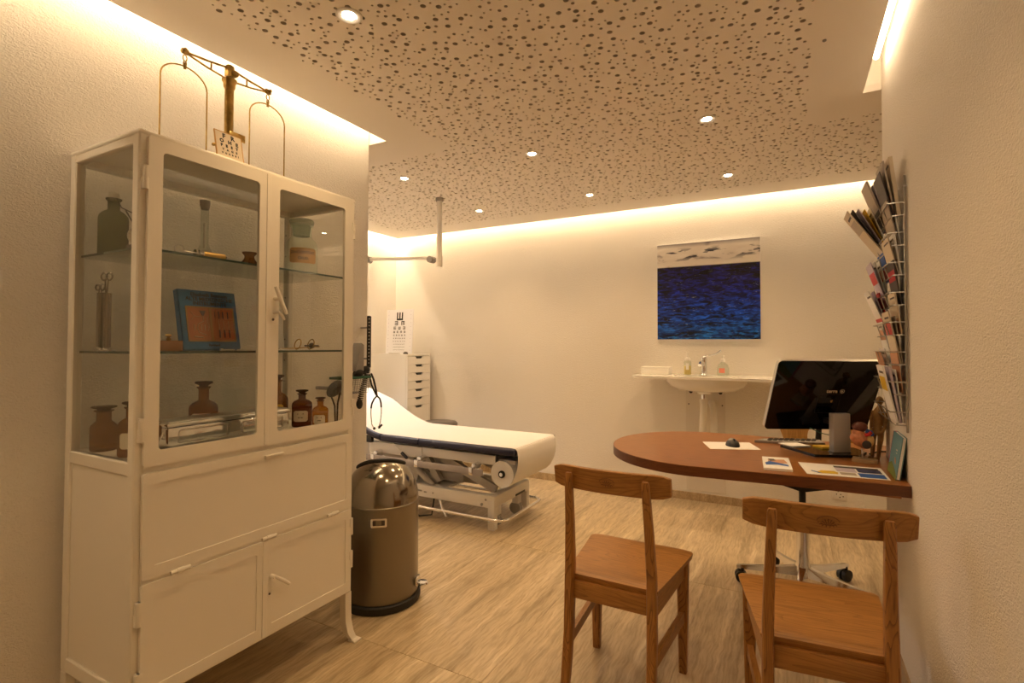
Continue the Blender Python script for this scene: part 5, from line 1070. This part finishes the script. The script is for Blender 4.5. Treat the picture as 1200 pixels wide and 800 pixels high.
# ------------------------------------------------------------------ magazine rack on the right wall
RY0, RYM, RY1 = 2.235, 2.435, 2.635; tiers = [1.70, 1.595, 1.49, 1.385, 1.28, 1.175, 1.07, .965]
t = thing('magazine_rack', 'chrome wire magazine rack hanging on the right wall', 'rack', (XR, RYM, .95))
for y in (RY0, RYM, RY1): build(G().tube([(XR - .008, y, .94), (XR - .008, y, 1.84)], .0035, 8).cyl((XR - .012, y, 1.80), (XR, y, 1.80), .005, n=8), 'upright_wire', 'wire', t)
for z in tiers:
    build(G().tube([(XR - .008, RY0, z), (XR - .042, RY0, z), (XR - .042, RY1, z), (XR - .008, RY1, z)], .0022, 6).tube([(XR - .008, RY0, z + .045), (XR - .056, RY0, z + .045), (XR - .056, RY1, z + .045), (XR - .008, RY1, z + .045)], .0022, 6).tube([(XR - .042, RYM, z), (XR - .056, RYM, z + .045), (XR - .008, RYM, z + .045)], .002, 6).tube([(XR - .042, RY0 + .1, z), (XR - .056, RY0 + .1, z + .045)], .002, 6).tube([(XR - .042, RY0 + .3, z), (XR - .056, RY0 + .3, z + .045)], .002, 6), 'pocket_wire', 'wire', t)
ORD = ('top', 'second', 'third', 'fourth', 'fifth', 'sixth', 'seventh', 'lowest'); CN = dict(cream='cream', mush='grey brown', sheet='white', redp='red', dark='dark', lilac='pale lilac', teal='teal', yelp='yellow', skin='peach', bluep='blue')
seen = {}; PK = {}
def magazine(tier, col, k, h, th, lean_deg, cover, accent=None, wdt=.150, dy=0, yaw=0):
    y0 = (RY0 if col == 0 else RYM) + .022 + dy; z = tiers[tier] + .004; key = (tier, col); x = XR - .014 - PK.get(key, 0); PK[key] = PK.get(key, 0) + th / math.cos(math.radians(lean_deg * .58)) + .0012; a = math.radians(lean_deg * .58); h *= 1.
    lb = f"{CN[cover]} {'brochure' if th > .004 else 'leaflet'}{' with ' + CN[accent] + ' print' if accent else ''}, {ORD[tier]} tier, {'door-side' if col == 0 else 'desk-side'} rack column"
    lb = lb.replace('door-side rack column', 'chair side of rack').replace('desk-side rack column', 'painting side of rack')
    seen.setdefault(lb, []).append(1)
    tt = thing('brochure' if th > .004 else 'leaflet', lb, 'brochure' if th > .004 else 'leaflet', (x, y0, z), group='brochures in the wire rack', local=True)
    def fn(u, v, w_): ca, sa = math.cos(a), math.sin(a); px, pz = -w_ * ca - v * sa, v * ca - w_ * sa; return Vector((px - yaw * u, u, pz + .5 * abs(0)))
    sh_ = Vector((0, 0, th * math.sin(a))); f2 = lambda u, v, w_: fn(u, v, w_) + sh_
    build(G().prism(rrect(.001, .001, wdt - .001, h - .001), .0006, th - .0006, f2), 'page_block', 'sheet', tt, 0)
    c_ = build(G().prism(rrect(0, 0, wdt, h), th - .0006, th, f2).prism(rrect(0, 0, wdt, h), 0, .0006, f2).prism(rrect(0, 0, .001, h), 0, th, f2), 'cover', cover, tt, 0)
    if accent: build(G().prism(rrect(wdt * .08, h * .55, wdt * .92, h * .80) if tier % 2 else rrect(wdt * .0, h * .05, wdt, h * .38), th, th + .0005, f2), 'cover_print', accent, c_, 0)
    if cover in ('sheet', 'cream'): build(G().prism(rrect(wdt * .12, h * .86, wdt * .7, h * .90), th, th + .0005, f2), 'title_print', 'dark', c_, 0)
MG = [  # tier, column, order from the wall, height, thickness, lean, cover, print
    (0, 0, 0, .215, .012, 11, 'cream', None), (0, 0, 1.9, .205, .006, 17, 'mush', 'skin'), (0, 0, 3, .17, .003, 23, 'dark', None),
    (0, 1, 0, .19, .003, 24, 'dark', None), (0, 1, .8, .18, .004, 29, 'lilac', None), (0, 1, 1.6, .20, .007, 33, 'mush', 'dark'),
    (1, 0, 0, .16, .004, 14, 'sheet', 'mush'), (1, 0, .9, .17, .003, 20, 'mush', None),
    (1, 1, 0, .20, .003, 34, 'sheet', 'mush'), (1, 1, .6, .20, .003, 41, 'yelp', None), (1, 1, 1.2, .21, .004, 47, 'lilac', None), (1, 1, 1.9, .215, .004, 53, 'dark', None), (1, 1, 2.6, .22, .004, 58, 'cream', 'mush'),
    (2, 0, 0, .15, .006, 12, 'sheet', 'mush'), (2, 0, 1.1, .14, .003, 22, 'cream', None), (2, 1, 0, .15, .006, 20, 'bluep', 'redp'),
    (3, 0, 0, .16, .004, 14, 'dark', 'redp'), (3, 1, 0, .19, .003, 20, 'sheet', 'redp'), (3, 1, .8, .19, .003, 26, 'sheet', None), (3, 1, 1.5, .19, .003, 31, 'lilac', 'redp'),
    (4, 0, 0, .15, .005, 12, 'cream', 'skin'), (4, 1, 0, .17, .003, 24, 'redp', None), (4, 1, .8, .18, .003, 30, 'lilac', None), (4, 1, 1.5, .185, .004, 35, 'sheet', 'redp'),
    (5, 0, 0, .17, .003, 12, 'mush', None), (5, 0, .8, .19, .004, 18, 'cream', 'redp'), (5, 1, 0, .16, .003, 20, 'sheet', 'skin'),
    (6, 0, 0, .15, .003, 10, 'skin', None), (6, 1, 0, .16, .003, 16, 'sheet', 'yelp'), (6, 1, .8, .15, .003, 22, 'skin', 'yelp'),
    (7, 0, 0, .19, .004, 11, 'sheet', None), (7, 0, .9, .20, .008, 15, 'lilac', None), (7, 0, 2.4, .205, .006, 20, 'sheet', 'yelp'), (7, 1, 0, .12, .004, 12, 'mush', None),
]
for m_ in MG: magazine(*m_)
